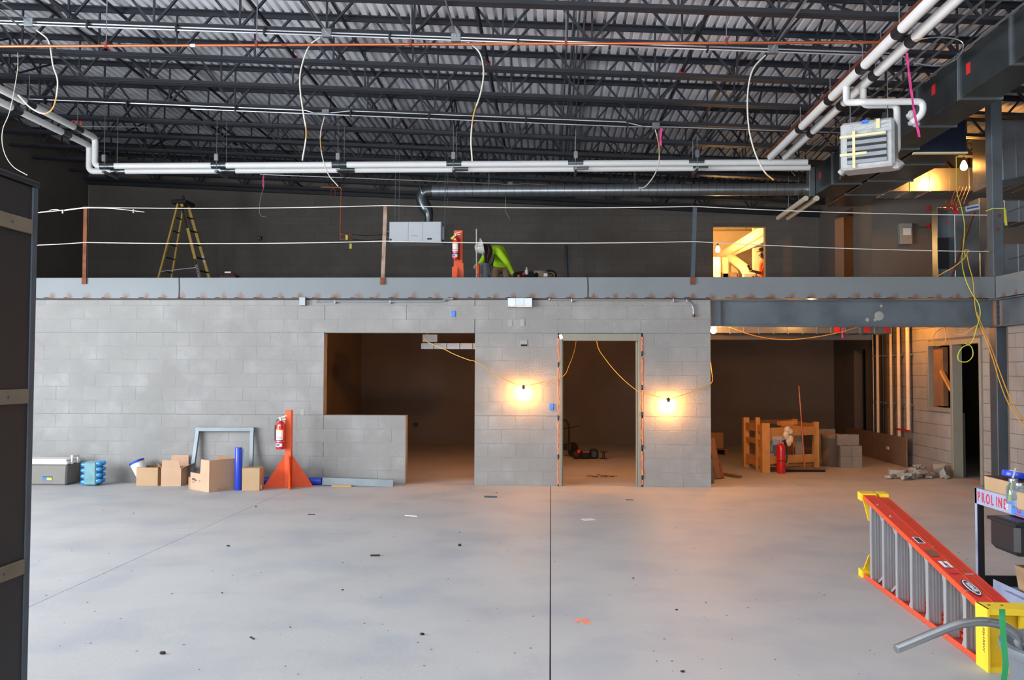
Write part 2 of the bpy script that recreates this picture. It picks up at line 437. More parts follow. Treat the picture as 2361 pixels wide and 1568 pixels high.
# right wall below: door and side light beyond the corner column, plain block wall this side of it
wr = sroot('wall_right')
rh = [(13.60, 14.60, -1, 2.20), (14.60, 15.50, 1.03, 2.20), (18.55, 19.25, -1, 2.15)]
m = MB()
for u0, u1, q0, q1 in core([(h[0], h[1], max(0, h[2]), h[3]) for h in rh], 13.3, 20.6, 0, 2.72): m.box(XR + .004, XR + .19, u0, u1, q0, q1)
m.box(XR + .104, XR + .29, -3.0, 13.3, 0, 2.72)
m.build('mortar', 'mortar_shaded', wr)
for i in range(14):
    z0, z1, seg = course_pieces(13.3, 17.4, rh, 13.6, i, 2.72)
    for s0, s1 in seg: put_block(wr, XR + random.uniform(0, .002), s0 + J / 2, z0 + J / 2, .19, s1 - s0 - J, z1 - z0 - J, 'block')
    z0, z1, seg = course_pieces(11.0, 13.04, [], 13.04, i, 2.36)
    for s0, s1 in seg: put_block(wr, XR + .1 + random.uniform(0, .002), s0 + J / 2, z0 + J / 2, .19, s1 - s0 - J, z1 - z0 - J, 'block')
# dark store room behind that door
struct(MB().box(8.6, 8.7, 13.0, 20.6, 0, 2.7).build('wall_store', 'block_shaded'))
struct(MB().box(XR + .2, 8.7, 13.0, 13.15, 0, 2.7).build('wall_store_near', 'block_shaded'))
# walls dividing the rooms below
struct(MB().box(XE - .2, XE - .002, W + .21, 20.6, 0, 2.7).build('wall_divider', 'block_shaded'))
struct(MB().box(-4.6, -4.42, W + .21, 20.6, 0, 2.7).build('wall_room_left', 'block_shaded'))

# upper right walls on the mezzanine
wu = sroot('wall_upper_right'); m = MB()
for u0, u1, q0, q1 in core([(19.20, 20.42, ZM, 5.21)], 18.1, BK, ZM, 6.3): m.box(XR, XR + .2, u0, u1, q0, q1)
m.box(XR + .2, 13.8, 18.1, 18.3, ZM, 6.3)
m.build('wall_body', 'block_shaded', wu)
struct(MB().box(7.9, 8.1, 18.3, BK, ZM, 6.3).build('wall_stair', 'far_wall'))

# mezzanine floor (L shaped) and its underside
fm = sroot('floor_upper')
MB().box(XL, 13.8, W + .02, BK, 2.84, ZM).build('slab', 'concrete', fm)
MB().box(XR - .05, 13.8, -3.0, W + .02, 2.84, ZM).build('slab', 'concrete', fm)
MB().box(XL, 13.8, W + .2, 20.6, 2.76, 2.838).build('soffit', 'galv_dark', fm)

# room seen through the opening in the back wall
struct(MB().box(1.0, 9.0, 26.2, 26.4, ZM, 6.6).build('wall_rear_room', 'far_wall'))
struct(MB().box(0.9, 1.0, BK + .2, 26.2, ZM, 6.6).build('wall_rear_room_left', 'far_wall'))
struct(MB().box(9.0, 9.1, BK + .2, 26.2, ZM, 6.6).build('wall_rear_room_right', 'far_wall'))
struct(MB().box(1.0, 9.0, BK + .2, 26.2, ZM - .1, ZM).build('floor_rear_room', 'concrete'))
m = MB(); k = 0; x = 1.0
prof = []
while x < 9.0:
    prof += [(x, 0), (x + .06, 0), (x + .09, -.04), (x + .14, -.04)]; x += .1524
m.add([(p, BK + .2, 6.45 + q) for p, q in prof] + [(p, 26.2, 6.45 + q) for p, q in prof], [(i, i + 1, i + 1 + len(prof), i + len(prof)) for i in range(len(prof) - 1)])
struct(m.build('ceiling_rear_room', 'far_cream'))

# ---- roof deck: fluted sheet running front to back
m = MB(); prof = []; x = XL - .2
while x < 13.9:
    for dx, dz in ((0, 0), (.078, 0), (.092, .055), (.122, .055)): prof.append((x + dx, zb(x + dx) + .70 + dz))
    x += .136
n = len(prof)
m.add([(p, -6.2, q) for p, q in prof] + [(p, BK + .2, q) for p, q in prof], [(i, i + n, i + 1 + n, i + 1) for i in range(n - 1)])
m.add([(p, -6.2, q + .09) for p, q in (prof[0], prof[-1])] + [(p, BK + .2, q + .09) for p, q in (prof[0], prof[-1])], [(0, 1, 3, 2)])
struct(m.build('ceiling', 'deck', smooth=False))

# ---- roof joists, with chords and every web member
JD = 0.685
JY = [9.95, 11.03, 12.19, 13.36, 14.52, 15.69, 16.85, 18.02, 19.18, 20.35, 21.36]
sl = Vector((1, 0, -0.05)).normalized()
def pt(x, y, dz): return Vector((x, y, zb(x) + dz))
def joist():
    root = thing('roof_joist', 'dark painted open web steel roof joist spanning across under the fluted deck', 'joist', (0, 0, 0), 'roof joists under the deck')
    xa, xb = XL, 13.6
    m = MB()
    for s in (-1, 1):     # two angles with a gap
        m.bar(pt(xa, s * .042, .005), pt(xb, s * .042, .005), .066, .010); m.bar(pt(xa, s * .0135, .036), pt(xb, s * .0135, .036), .010, .066)
    m.build('bottom_chord', 'joist', root)
    m = MB()
    for s in (-1, 1):
        m.bar(pt(xa, s * .042, JD), pt(xb, s * .042, JD), .066, .010); m.bar(pt(xa, s * .0135, JD - .03), pt(xb, s * .0135, JD - .03), .010, .06)
    m.build('top_chord', 'joist', root)
    P = 1.12; x = -10.9
    shared = {}
    while x < 8.6:
        for kind, x0, x1 in (('web', x, x - P / 2 + .03), ('web', x, x + P / 2 - .03), ('web_post', x + .01, x + .01)):
            key = (kind, round(x1 - x0, 3))
            if key not in shared:
                b = MB(); a0, a1 = Vector((0, 0, .02)), Vector((x1 - x0, 0, JD - .03 - .05 * (x1 - x0)))
                if kind == 'web': b.bar(a0, a1, .030, .030, (0, 1, 0))
                else: b.bar(a0, a1, .024, .024, (0, 1, 0))
                me = bpy.data.meshes.new(kind); me.from_pydata([tuple(p) for p in b.v], [], b.f); me.update(); me.materials.append(MATS['joist']); shared[key] = me
            o = bpy.data.objects.new(kind, shared[key]); COL.objects.link(o); o.parent = root; o.location = (x0, 0, zb(x0))
        x += P
    return root
j0 = joist()
for i, y in enumerate(JY):
    o = j0 if i == 0 else copy_tree(j0)
    o.location = (0 if i % 2 == 0 else .2, y, 0 if i % 2 == 0 else -.01)
# ledger along the back wall under the last joist
tag(MB().bar((XL, BK - .05, zb(XL) - .01), (XR, BK - .05, zb(XR) - .01), .09, .12).build('wall_ledger', 'joist'), 'dark steel ledger angle running along the top of the back wall', 'ledger')
# bridging angles running front to back between the joists
for k, (xx, dz) in enumerate(((-6.1, .08), (-6.1, JD - .08), (-2.9, .08), (-2.9, JD - .08), (2.75, .08), (2.75, JD - .08))):
    tag(MB().bar((xx, 6, zb(xx) + dz), (xx, BK, zb(xx) + dz), .032, .032).build('bridging_angle', 'joist'), 'thin dark steel bridging angle crossing the roof joists front to back', 'bridging', 'bridging angles across the joists')
# crossed diagonal bridging between pairs of joists
for xx in (-8.4, -1.75, 3.4):
    for a, b in zip(JY[:-1], JY[1:]):
        if (int(a * 3) + int(xx)) % 2: continue
        tag(MB().bar((xx, a, zb(xx) + .05), (xx, b, zb(xx) + JD - .05), .028, .028).bar((xx + .035, a, zb(xx) + JD - .05), (xx + .035, b, zb(xx) + .05), .028, .028).build('cross_brace', 'joist'), 'crossed pair of dark steel braces between two roof joists', 'brace', 'crossed braces between joists')

# ================================================================== STEEL OF THE MEZZANINE EDGE
def beam_mat():
    """grey primed steel with rusty burn marks above each stitch weld along the lower edge"""
    m = bpy.data.materials.new('primer_welds'); m.use_nodes = True; nt = m.node_tree; N = nt.nodes; L = nt.links; b = N['Principled BSDF']; b.inputs['Roughness'].default_value = .55
    g = N.new('ShaderNodeNewGeometry'); sep = N.new('ShaderNodeSeparateXYZ'); L.new(g.outputs['Position'], sep.inputs[0])
    def M(op, a, c=None):
        n = N.new('ShaderNodeMath'); n.operation = op
        for i, v in enumerate((a, c)):
            if v is None: continue
            if isinstance(v, (int, float)): n.inputs[i].default_value = v
            else: L.new(v, n.inputs[i])
        return n.outputs[0]
    nz = N.new('ShaderNodeTexNoise'); nz.inputs['Scale'].default_value = 1.7; L.new(g.outputs['Position'], nz.inputs['Vector'])
    nf = N.new('ShaderNodeTexNoise'); nf.inputs['Scale'].default_value = 22; nf.inputs['Detail'].default_value = 4; L.new(g.outputs['Position'], nf.inputs['Vector'])
    s = M('ADD', sep.outputs[0], sep.outputs[1]); s = M('ADD', s, M('MULTIPLY', nz.outputs['Fac'], .25))
    u = M('SUBTRACT', M('FRACT', M('DIVIDE', s, .29)), .5); u = M('MULTIPLY', u, .29)
    v = M('SUBTRACT', sep.outputs[2], 2.745)
    d = M('SQRT', M('ADD', M('POWER', M('DIVIDE', u, .062), 2.0), M('POWER', M('DIVIDE', v, .085), 2.0)))
    d = M('ADD', d, M('MULTIPLY', M('SUBTRACT', nf.outputs['Fac'], .5), 1.5))
    mr = N.new('ShaderNodeMapRange'); mr.inputs[1].default_value = 1.15; mr.inputs[2].default_value = .15; L.new(d, mr.inputs[0])
    base = N.new('ShaderNodeMix'); base.data_type = 'RGBA'; base.inputs['A'].default_value = srgb((124, 130, 133)); base.inputs['B'].default_value = srgb((108, 113, 116))
    n3 = N.new('ShaderNodeTexNoise'); n3.inputs['Scale'].default_value = 1.3; n3.inputs['Detail'].default_value = 6; L.new(g.outputs['Position'], n3.inputs['Vector']); L.new(n3.outputs['Fac'], base.inputs['Factor'])
    mx = N.new('ShaderNodeMix'); mx.data_type = 'RGBA'; L.new(mr.outputs[0], mx.inputs['Factor']); L.new(base.outputs['Result'], mx.inputs['A']); mx.inputs['B'].default_value = srgb((108, 78, 58))
    L.new(mx.outputs['Result'], b.inputs['Base Color']); return m
MATS['primer_welds'] = beam_mat()
XC = 6.38
eb = thing('edge_beam', 'long grey primed steel edge plate with rusty weld marks above block wall', 'beam', (0, W, 2.745))
cuts = [XL, at(415, 660, Y=W).x, at(1355, 660, Y=W).x, XC]
for a, b in zip(cuts[:-1], cuts[1:]):
    o = MB().box(a + .004, b - .004, W - .03, W + .02, 2.745, ZM + .005, .003).build('beam_length', 'primer_welds', eb)
for c in cuts[1:-1]: MB().tube([(c, W - .026, 2.75), (c + .004, W - .027, 2.9), (c - .004, W - .026, 3.05)], .011, 6).build('weld_seam', 'weld', eb)
x = XL + .2
while x < XC - .1:
    L_ = random.uniform(.05, .10)
    if x > -8.0: MB().tube([(x - L_ / 2, W - .026, 2.752), (x, W - .032, 2.757), (x + L_ / 2, W - .026, 2.752)], .006, 5).build('stitch_weld', 'rust', eb)
    x += .29
eb2 = thing('edge_beam', 'grey steel edge plate turning from the corner column along the right platform', 'beam', (XC, 8, 2.745))
MB().box(XC, XC + .05, -3.0, W - .035, 2.745, ZM + .005, .003).build('beam_length', 'primer_welds', eb2)
lb = thing('floor_beam', 'deep dark grey steel I-beam spanning the wide bay under the edge plate', 'beam', (4.3, W, 2.35))
x0, x1 = XE + .01, XC
MB().box(x0, x1, W + .0, W + .17, 2.335, 2.352).build('bottom_flange', 'primer_dark', lb)
MB().box(x0, x1, W + .0, W + .17, 2.712, 2.73).build('top_flange', 'primer_dark', lb)
MB().box(x0, x1, W + .055, W + .075, 2.352, 2.712).build('web', 'primer_dark', lb)
MB().box(x0 + .12, x0 + .135, W + .01, W + .055, 2.352, 2.712).build('stiffener', 'primer_dark', lb)
p = at(2030, 728, Y=W)
m = MB().lathe([(.001, 0), (.07, .001), (.055, .003), (.001, .004)], (p.x, W + .052, p.z), 9, (0, -1, 0))
p2 = at(2003, 737, Y=W); m.lathe([(.001, 0), (.03, .001), (.001, .004)], (p2.x, W + .052, p2.z), 7, (0, -1, 0))
p2 = at(2035, 705, Y=W); m.lathe([(.001, 0), (.022, .001), (.001, .004)], (p2.x, W + .052, p2.z), 7, (0, -1, 0))
p2 = at(2008, 737, Y=W); m.lathe([(.001, 0), (.026, .001), (.001, .004)], (p2.x + .08, W + .052, p2.z), 7, (0, -1, 0))
m.build('spray_foam_spot', 'panel_grey', lb)
lb2 = thing('floor_beam', 'deep dark grey steel I-beam running from the corner column along the right platform', 'beam', (XC + .1, 8, 2.35))
MB().box(XC - .02, XC + .14, -3, W - .04, 2.335, 2.352).build('bottom_flange', 'primer_dark', lb2)
MB().box(XC - .02, XC + .14, -3, W - .04, 2.712, 2.73).build('top_flange', 'primer_dark', lb2)
MB().box(XC + .05, XC + .07, -3, W - .04, 2.352, 2.712).build('web', 'primer_dark', lb2)
cl = thing('corner_column', 'square dark blue steel column standing at the mezzanine corner', 'column', (6.48, 13.2, 0))
MB().box(6.41, 6.56, W + .03, W + .24, 0, 2.335, .008).build('shaft', 'steel_blue', cl)
MB().box(6.39, 6.545, W + .03, W + .22, ZM, 6.0, .008).build('shaft', 'primer_dark', cl)
MB().box(6.41, 6.56, W + .03, W + .24, 2.335, ZM, .008).build('shaft', 'primer_dark', cl)
MB().box(6.32, 6.62, W + .02, W + .30, 0, .02).build('base_plate', 'steel_blue', cl)
for dz in (2.40, 2.47, 2.54, 2.61, 2.68):
    MB().lathe([(.016, 0), (.016, .012)], (XC - .0, W - .10, dz), 6, (-1, 0, 0)).build('bolt', 'weld', cl)
for k, z in enumerate((.55, .95, 1.3, 1.65, 2.0)): MB().lathe([(.008, 0), (.008, .006)], (6.405 + .004, W + .12, z), 6, (-1, 0, 0)).build('bolt', 'weld', cl)
for z, yy in ((3.75, .05), (3.95, .16)): MB().lathe([(.001, 0), (.03, .002), (.001, .004)], (6.44 + yy * .3, W + .029, z), 9, (0, -1, 0)).build('rust_burn', 'rust', cl)

# ================================================================== DOOR FRAMES
d1 = sroot('door_1', ((DX0 + DX1) / 2, W, 0))
fy0, fy1 = W - .012, W + .17
MB().box(DX0 + .012, DX0 + .058, fy0, fy1, 0, DZ - .012, .004).build('jamb', 'frame_olive', d1)
MB().box(DX1 - .058 - .012, DX1 - .024, fy0, fy1, 0, DZ - .012, .004).build('jamb', 'frame_olive', d1)
MB().box(DX0 + .058, DX1 - .07, fy0, fy1, DZ - .118, DZ - .012, .004).build('header', 'frame_olive', d1)
MB().box(DX1 - .095, DX1 - .072, W + .05, W + .12, 0, DZ - .12, .003).build('door_stop', 'frame_olive', d1)
MB().box(DX0 + .058, DX0 + .072, W + .05, W + .12, 0, DZ - .12, .003).build('door_stop', 'frame_olive', d1)
def foam(x, y, z0, z1, gaps, r0):
    pts = []; z = z0; rs = []
    while z < z1:
        pts.append((x + random.uniform(-.004, .004), y + random.uniform(-.003, .003), z)); rs.append(r0 * random.uniform(.65, 1.25)); z += .035
    return MB().tube(pts, rs, 7)
for xx, gaps in ((DX0 + .002, (.43, 1.0, 1.78)), (DX1 - .012, (.14, .58, 1.06, 1.45, 1.94))):
    zz = [0.0] + list(gaps) + [DZ - .03]
    for a, b in zip(zz[:-1], zz[1:]): foam(xx, W - .004, a + .03, b - .03, None, .011).build('foam_bead', 'foam_orange', d1)
    for g in gaps: MB().box(xx - .012, xx + .013, W - .02, W + .01, g - .026, g + .026, .003).build('anchor_clip', 'black_plastic', d1)
p = at(1293, 777, Y=W)
c_, s_ = math.cos(.35), math.sin(.35)
MB().prism([(p.x + (a * c_ - b * s_), W - .016, p.z + (a * s_ + b * c_)) for a, b in ((-.025, -.035), (.03, -.03), (.028, .036), (-.022, .034))], (0, -.002, 0)).build('paper_tag', 'label_white', d1)
d2 = sroot('door_2', (XR, 14.1, 0))
def fr(y0, y1, z0, z1, nm): MB().box(XR - .03, XR + .13, y0, y1, z0, z1, .004).build(nm, 'frame_olive', d2)
fr(13.60, 13.66, 0, 2.20, 'jamb'); fr(14.54, 14.62, 0, 2.20, 'mullion'); fr(15.44, 15.50, 1.03, 2.20, 'jamb')
fr(13.66, 14.54, 2.12, 2.20, 'header'); fr(14.62, 15.44, 2.12, 2.20, 'header'); fr(14.62, 15.44, 1.03, 1.10, 'sill')
a, b = at(2170, 855, X=XR + .04), at(2194, 900, X=XR + .04)
MB().bar(a, b, .05, .05).build('frame_brace', 'pine', d2)
struct(MB().box(XR + .05, XR + .13, 15.05, 15.42, 1.12, 2.1).build('window_2', 'old_wood'))
# grey hollow metal lining of the opening in the upper right wall

# ================================================================== PIPES, CONDUITS AND DUCTS UNDER THE ROOF
V = Vector
def pipe(name, pts, r, m, label, cat, n=12, rad=.12, group=None):
    return tag(MB().tube(fillet(pts, rad), r, n).build(name, m), label, cat, group)
# -- pair of white insulated pipes crossing the hall
ZA = 5.258; YA = 15.20; ZB_ = 5.215; YB = 15.40; rP = .055
XA_, XB_ = at(219, 360, Y=YA).x, at(206, 360, Y=YB).x
ZLA, ZLB = at(212, 318, Y=YA).z, at(205, 336, Y=YB).z
pa = thing('insulated_pipe', 'upper white insulated pipe crossing the hall with a brighter offset riser at its end', 'pipe', (-2, YA, ZA))
MB().tube(fillet([(XA_, 9.0, ZLA), (XA_, YA, ZLA), (XA_, YA, ZA), (4.35, YA, ZA - .015)], .10), rP, 14).build('pipe_run', 'pvc_white', pa)
pb = thing('insulated_pipe', 'lower white insulated pipe hung close behind the upper one across the hall', 'pipe', (-2, YB, ZB_))
MB().tube(fillet([(XB_, 9.0, ZLB), (XB_, YB, ZLB), (XB_, YB, ZB_), (4.45, YB, ZB_ - .015)], .10), rP, 14).build('pipe_run', 'pvc_white', pb)
for k, px in enumerate((248, 505, 783, 1047, 1327, 1605)):
    x = at(px, 380, Y=YA).x
    hg = thing('pipe_hanger', 'galvanised strut trapeze hanger with twin rods holding the two white pipes', 'hanger', (x, YA, ZA), 'trapeze hangers of the crossing white pipes')
    for dy in (-.12, .34): MB().tube([(x, YA + dy, ZB_ - .03), (x, YA + dy, zb(x) + .03)], .006, 6).build('rod', 'galv', hg)
    MB().box(x - .02, x + .02, YA - .16, YA + .38, ZB_ - rP - .052, ZB_ - rP - .012).build('strut', 'galv', hg)
    MB().box(x - .035, x + .035, YA - .15, YA - .09, ZA + .05, ZA + .17, .004).build('bracket', 'galv', hg)
    MB().lathe([(rP + .006, -.13), (rP + .006, .13)], (x, YA, ZA), 14, (1, 0, 0)).build('saddle', 'galv_dark', hg)
    MB().lathe([(rP + .006, -.13), (rP + .006, .13)], (x + .10, YB, ZB_), 14, (1, 0, 0)).build('saddle', 'galv_dark', hg)
for yy in (13.2, 14.6):
    hg = thing('pipe_hanger', 'dark strut hanger on the white pipes running along the left wall', 'hanger', (XA_, yy, ZLA), 'hangers of the left white pipes')
    MB().tube([(XA_, yy, ZLA), (XA_, yy, zb(XA_))], .006, 6).build('rod', 'galv', hg)
    MB().lathe([(rP + .006, -.12), (rP + .006, .12)], (XA_, yy, ZLA), 14, (0, 1, 0)).build('saddle', 'galv_dark', hg)
    MB().lathe([(rP + .006, -.12), (rP + .006, .12)], (XB_, yy, ZLB), 14, (0, 1, 0)).build('saddle', 'galv_dark', hg)
# -- pair of white insulated pipes running front to back on the right, with drops to the wrapped heater
HX, HY = 3.95, 11.0
r1 = thing('insulated_pipe', 'white insulated pipe beside the rusty brown pipe, running front to back overhead', 'pipe', (3.70, 11, 5.3))
MB().tube([(3.70, 3.0, 5.3), (3.70, 15.05, 5.3)], .058, 14).build('pipe_run', 'pvc_white', r1)
t1 = at(1951, 200, X=3.70); y1 = t1.y
q1 = at(1951, 237, Y=y1); q2 = at(2128, 234, Y=y1 - .25); q3 = at(2128, 262, Y=y1 - .25)
MB().tube(fillet([(3.70, y1, 5.28), (3.70, y1, q1.z), (3.78, y1 - .25, q2.z), (q2.x, y1 - .25, q2.z), (q2.x, y1 - .25, q3.z), (q2.x - .12, y1 - .2, q3.z - .10)], .07), .042, 12).build('branch', 'pvc_white', r1)
r2 = thing('insulated_pipe', 'white insulated pipe nearer the rectangular duct, running front to back overhead', 'pipe', (3.94, 11, 5.3))
MB().tube([(3.94, 3.0, 5.3), (3.94, 15.05, 5.3)], .058, 14).build('pipe_run', 'pvc_white', r2)
t2 = at(1990, 200, X=3.94); y2 = t2.y
q4 = at(1990, 243, Y=y2); q5 = at(2068, 243, Y=y2); q6 = at(2068, 345, Y=y2)
MB().tube(fillet([(3.94, y2, 5.28), (3.94, y2, q4.z), (q5.x, y2, q4.z), (q5.x, y2, q6.z), (q5.x - .02, y2 + .1, q6.z - .03)], .07), .042, 12).build('branch', 'pvc_white', r2)
for k, (px, py) in enumerate(((2075, 72), (1985, 155), (1911, 228), (1843, 295))):
    y = at(px, py, Z=5.3).y
    for nm, xx, root in (('a', 3.70, r1), ('b', 3.94, r2)):
        MB().lathe([(.064, -.09), (.064, .09)], (xx, y + (.25 if nm == 'b' else 0), 5.3), 14, (0, 1, 0)).build('saddle', 'black_plastic', root)
        MB().tube([(xx, y + (.25 if nm == 'b' else 0), 5.35), (xx, y + (.25 if nm == 'b' else 0), zb(xx))], .006, 6).build('rod', 'galv', root)
# -- copper pipe across the hall and the brown pipe it tees into
cp = thing('copper_pipe', 'thin bright copper pipe crossing the hall below the first roof joists', 'pipe', (-1, 10.36, 5.57))
MB().tube([(-8.6, 10.36, 5.60), (3.80, 10.36, 5.50)], .016, 10).build('pipe_run', 'copper', cp)
for px in (245, 592, 947, 1305, 1675):
    x = at(px, 95, Y=10.36).x; z = 5.60 + (x + 8.6) / 12.4 * -.10
    MB().tube([(x, 10.36, z + .02), (x, 10.36, zb(x) + .65)], .006, 6).build('rod', 'galv', cp)
    MB().box(x - .016, x + .016, 10.34, 10.38, z - .022, z + .055, .003).build('clevis', 'copper_brown', cp)
for px in (445, 655): 
    x = at(px, 98, Y=10.36).x; z = 5.60 + (x + 8.6) / 12.4 * -.10
    MB().lathe([(.020, -.03), (.020, .03)], (x, 10.36, z), 10, (1, 0, 0)).build('coupling', 'copper_brown' if px == 655 else 'label_white', cp)
bp = thing('brown_pipe', 'rusty brown pipe running front to back beside the white insulated pipes', 'pipe', (3.82, 10, 5.5))
MB().tube([(3.82, 3.0, 5.5), (3.80, 15.9, 5.52)], .020, 10).build('pipe_run', 'copper_brown', bp)
for y in (9.6, 10.36, 12.6, 14.2):
    MB().tube([(3.82, y, 5.5), (3.82, y, zb(3.82) + .02)], .005, 6).build('rod', 'galv', bp)
    MB().lathe([(.028, -.025), (.028, .025)], (3.82, y, 5.5), 10, (0, 1, 0)).build('clevis', 'copper_brown', bp)
# -- black sprinkler pipes with red couplings
for k, (px, py) in enumerate(((248, 118), (682, 135), (1125, 146), (1572, 165))):
    x0 = at(px, py, Y=12.55).x
    sp = thing('sprinkler_pipe', ['black steel sprinkler pipe with red coupling threaded through the joist webs'][0], 'pipe', (x0, 12, 0), 'black sprinkler branch pipes with red couplings')
    z = at(px, py, Y=12.55).z
    MB().tube([(x0, 5, z), (x0, 17.9, z)], .024, 10).build('pipe_run', 'black_matte', sp)
    MB().lathe([(.034, -.035), (.040, -.03), (.040, .03), (.034, .035)], (x0, 12.55, z), 12, (0, 1, 0)).build('coupling', 'label_red', sp)
# -- conduits
def cond(pts, r=.0115, n=8): return MB().tube(pts, r, n)
def jbox(x, y, z, parent, s=.06): return MB().box(x - s, x + s, y - .035, y + .035, z - s * .85, z + s * .85, .004).build('junction_box', 'galv', parent)
c1 = thing('conduit_run', 'pair of bright steel conduits strapped under a roof joist above the copper pipe', 'conduit', (0, 11.0, 5.9))
yc = 11.03 - .10
for dy, dz in ((0, 0), (-.05, -.055)): cond([(-9.5, yc + dy, zb(-9.5) - .02 + dz), (4.3, yc + dy, zb(4.3) - .02 + dz)]).build('conduit', 'conduit', c1)
for px in (70, 755, 1052, 1780):
    x = at(px, 90, Y=yc).x; jbox(x, yc - .03, zb(x) - .04, c1)
    cond(fillet([(x, yc - .05, zb(x) - .03), (x, yc - .4, zb(x) - .03), (x, 4.0, zb(x) - .02)], .1)).build('conduit', 'conduit', c1)
for px in (205, 410, 612, 900, 1195, 1405, 1630):
    x = at(px, 90, Y=yc).x; MB().box(x - .012, x + .012, yc - .07, yc + .02, zb(x) - .095, zb(x) + .01, .003).build('strap', 'black_plastic', c1)
c2 = thing('conduit_run', 'pair of bright steel conduits under a joist above the crossing white pipes', 'conduit', (0, 14.5, 5.8))
yc2 = 14.52 - .10
x_a, x_b, x_m, x_n = at(30, 243, Y=yc2).x, at(1990, 310, Y=yc2).x, at(752, 265, Y=yc2).x, at(1512, 297, Y=yc2).x
zz = lambda x, d=0: zb(x) - .02 + d
cond([(x_a, yc2, zz(x_a)), (x_m - .35, yc2, zz(x_m - .35)), (x_m - .2, yc2, zz(x_m, -.03)), (x_m, yc2, zz(x_m, -.035)), (x_m + .2, yc2, zz(x_m, -.02)), (x_m + .4, yc2, zz(x_m + .4, .02)), (x_n - .5, yc2, zz(x_n - .5, .02)), (x_n - .2, yc2, zz(x_n, -.03)), (x_n + .3, yc2, zz(x_n + .3, -.03)), (x_b, yc2, zz(x_b, -.01))]).build('conduit', 'conduit', c2)
cond([(at(443, 263, Y=yc2).x, yc2 - .05, zz(-6.0, -.07)), (x_n - .45, yc2 - .05, zz(x_n - .45, -.07)), (x_n - .2, yc2 - .02, zz(x_n, -.04))]).build('conduit', 'conduit', c2)
for x in (x_m, x_n): jbox(x, yc2 - .02, zz(x, -.03), c2)
for px in (105, 295, 545, 810, 990, 1213, 1446): 
    x = at(px, 270, Y=yc2).x; MB().box(x - .012, x + .012, yc2 - .07, yc2 + .02, zb(x) - .10, zb(x) + .01, .003).build('strap', 'black_plastic', c2)
c3 = thing('conduit_run', 'single steel conduit low under the far joists above the spiral duct', 'conduit', (-2, 18, 5.6))
a, b, c = at(600, 402, Y=17.9), at(1177, 425, Y=17.9), at(1352, 430, Y=17.9)
cond([a, b - V((.25, 0, -.015)), b - V((.12, 0, 0)), b, b + V((.12, 0, 0)), b + V((.3, 0, .01)), c]).build('conduit', 'conduit', c3); jbox(b.x, 17.88, b.z, c3, .05)
for px in (785, 1010): 
    q = at(px, 412, Y=17.9); MB().tube([q, (q.x, q.y, zb(q.x))], .006, 6).build('rod', 'galv', c3)
c4 = thing('conduit_run', 'short bent steel conduit near orange ribbons beside the left white pipes', 'conduit', (-8, 16, 5.7))
a, b, c = at(165, 291, Y=16.75), at(330, 293, Y=16.75), at(356, 298, Y=16.6)
cond([a, b, c]).build('conduit', 'conduit', c4)
c5 = thing('conduit_run', 'long thin conduit running front to back above the left white pipes', 'conduit', (-7, 12, 6))
a, b = at(356, 298, Y=16.6), at(0, 25, Y=10.4); cond([a, b, b + (b - a) * .4], .010).build('conduit', 'galv', c5)
c6 = thing('conduit_run', 'long dim conduit from the middle conduits back towards the pink ribbon', 'conduit', (-6, 16, 5.9))
a, b = at(443, 263, Y=yc2), at(605, 402, Y=17.9); cond([a, b], .010).build('conduit', 'galv', c6)
for k in range(4):
    x = .22 + k * .075
    tag(MB().tube([(x, 5, zb(x) + .60), (x, 21.2, zb(x) + .60)], .014, 8).build('roof_conduit', 'galv'), 'grey steel conduit of the bundle of four clipped up under the deck', 'conduit', 'four conduits under the deck')
for k, (x, z, y0) in enumerate(((4.35, 5.42, 16.5), (4.55, 5.44, 16.5), (4.72, 5.36, 12.0))):
    tag(MB().tube([(x, 3.0, z), (x, y0, z)], .014, 8).build('duct_conduit', 'galv'), 'grey conduit running front to back between white pipe and rectangular duct', 'conduit', 'conduits beside the rectangular duct')

# -- loose cable whips hanging from the boxes
def whip(pts, Y, r, label, tip=None, m='cable_white', joist=False):
    P = [at(px, py, Y=Y) for px, py in pts]
    if joist: P = [V((P[0].x, Y, zb(P[0].x) + .02))] + P
    P = smooth(P, 5)
    t = thing('cable_whip', label, 'cable', P[0]); k = len(P)
    a, b = (tip or (0.55, 0.66))
    i0, i1 = int(k * a), int(k * b)
    MB().tube(P[:i0 + 1], r, 7).build('cable', m, t); MB().tube(P[i0:i1 + 1], r, 7).build('cable', 'cable_tan', t)
    if i1 < k - 2: MB().tube(P[i1:], r, 7).build('cable', m, t)
    return t
whip([(85, 70), (112, 95), (122, 150), (133, 190), (124, 245), (102, 262), (70, 248), (42, 219)], 10.9, .0095, 'pale cable whip curling up in a hook beside the white riser pipes', (.5, .7))
whip([(738, 86), (712, 108), (694, 160), (692, 205), (700, 265), (706, 310), (697, 370)], 10.9, .0095, 'pale cable whip hanging nearly straight where the copper pipe has a brown collar', (.75, .85))
whip([(1080, 97), (1106, 122), (1115, 165), (1108, 215), (1092, 265), (1086, 320), (1089, 372)], 10.9, .0095, 'pale cable whip bowing out then hanging over the middle of the white pipes', (.6, .72))
whip([(1765, 127), (1736, 160), (1724, 215), (1726, 290), (1740, 350), (1762, 395), (1784, 415)], 10.9, .0095, 'long pale cable whip beside the end of the copper pipe, curving towards the white pipes', (.86, .99))
whip([(748, 270), (739, 310), (742, 355), (756, 400), (780, 430)], 14.4, .0095, 'pale cable whip dropping behind the white pipes towards the thin copper riser', (.3, .45))
whip([(1511, 299), (1519, 335), (1519, 375), (1508, 405), (1488, 430), (1472, 434)], 14.4, .0095, 'pale cable whip beside a pink ribbon, hooking back under the white pipes', (.1, .32))
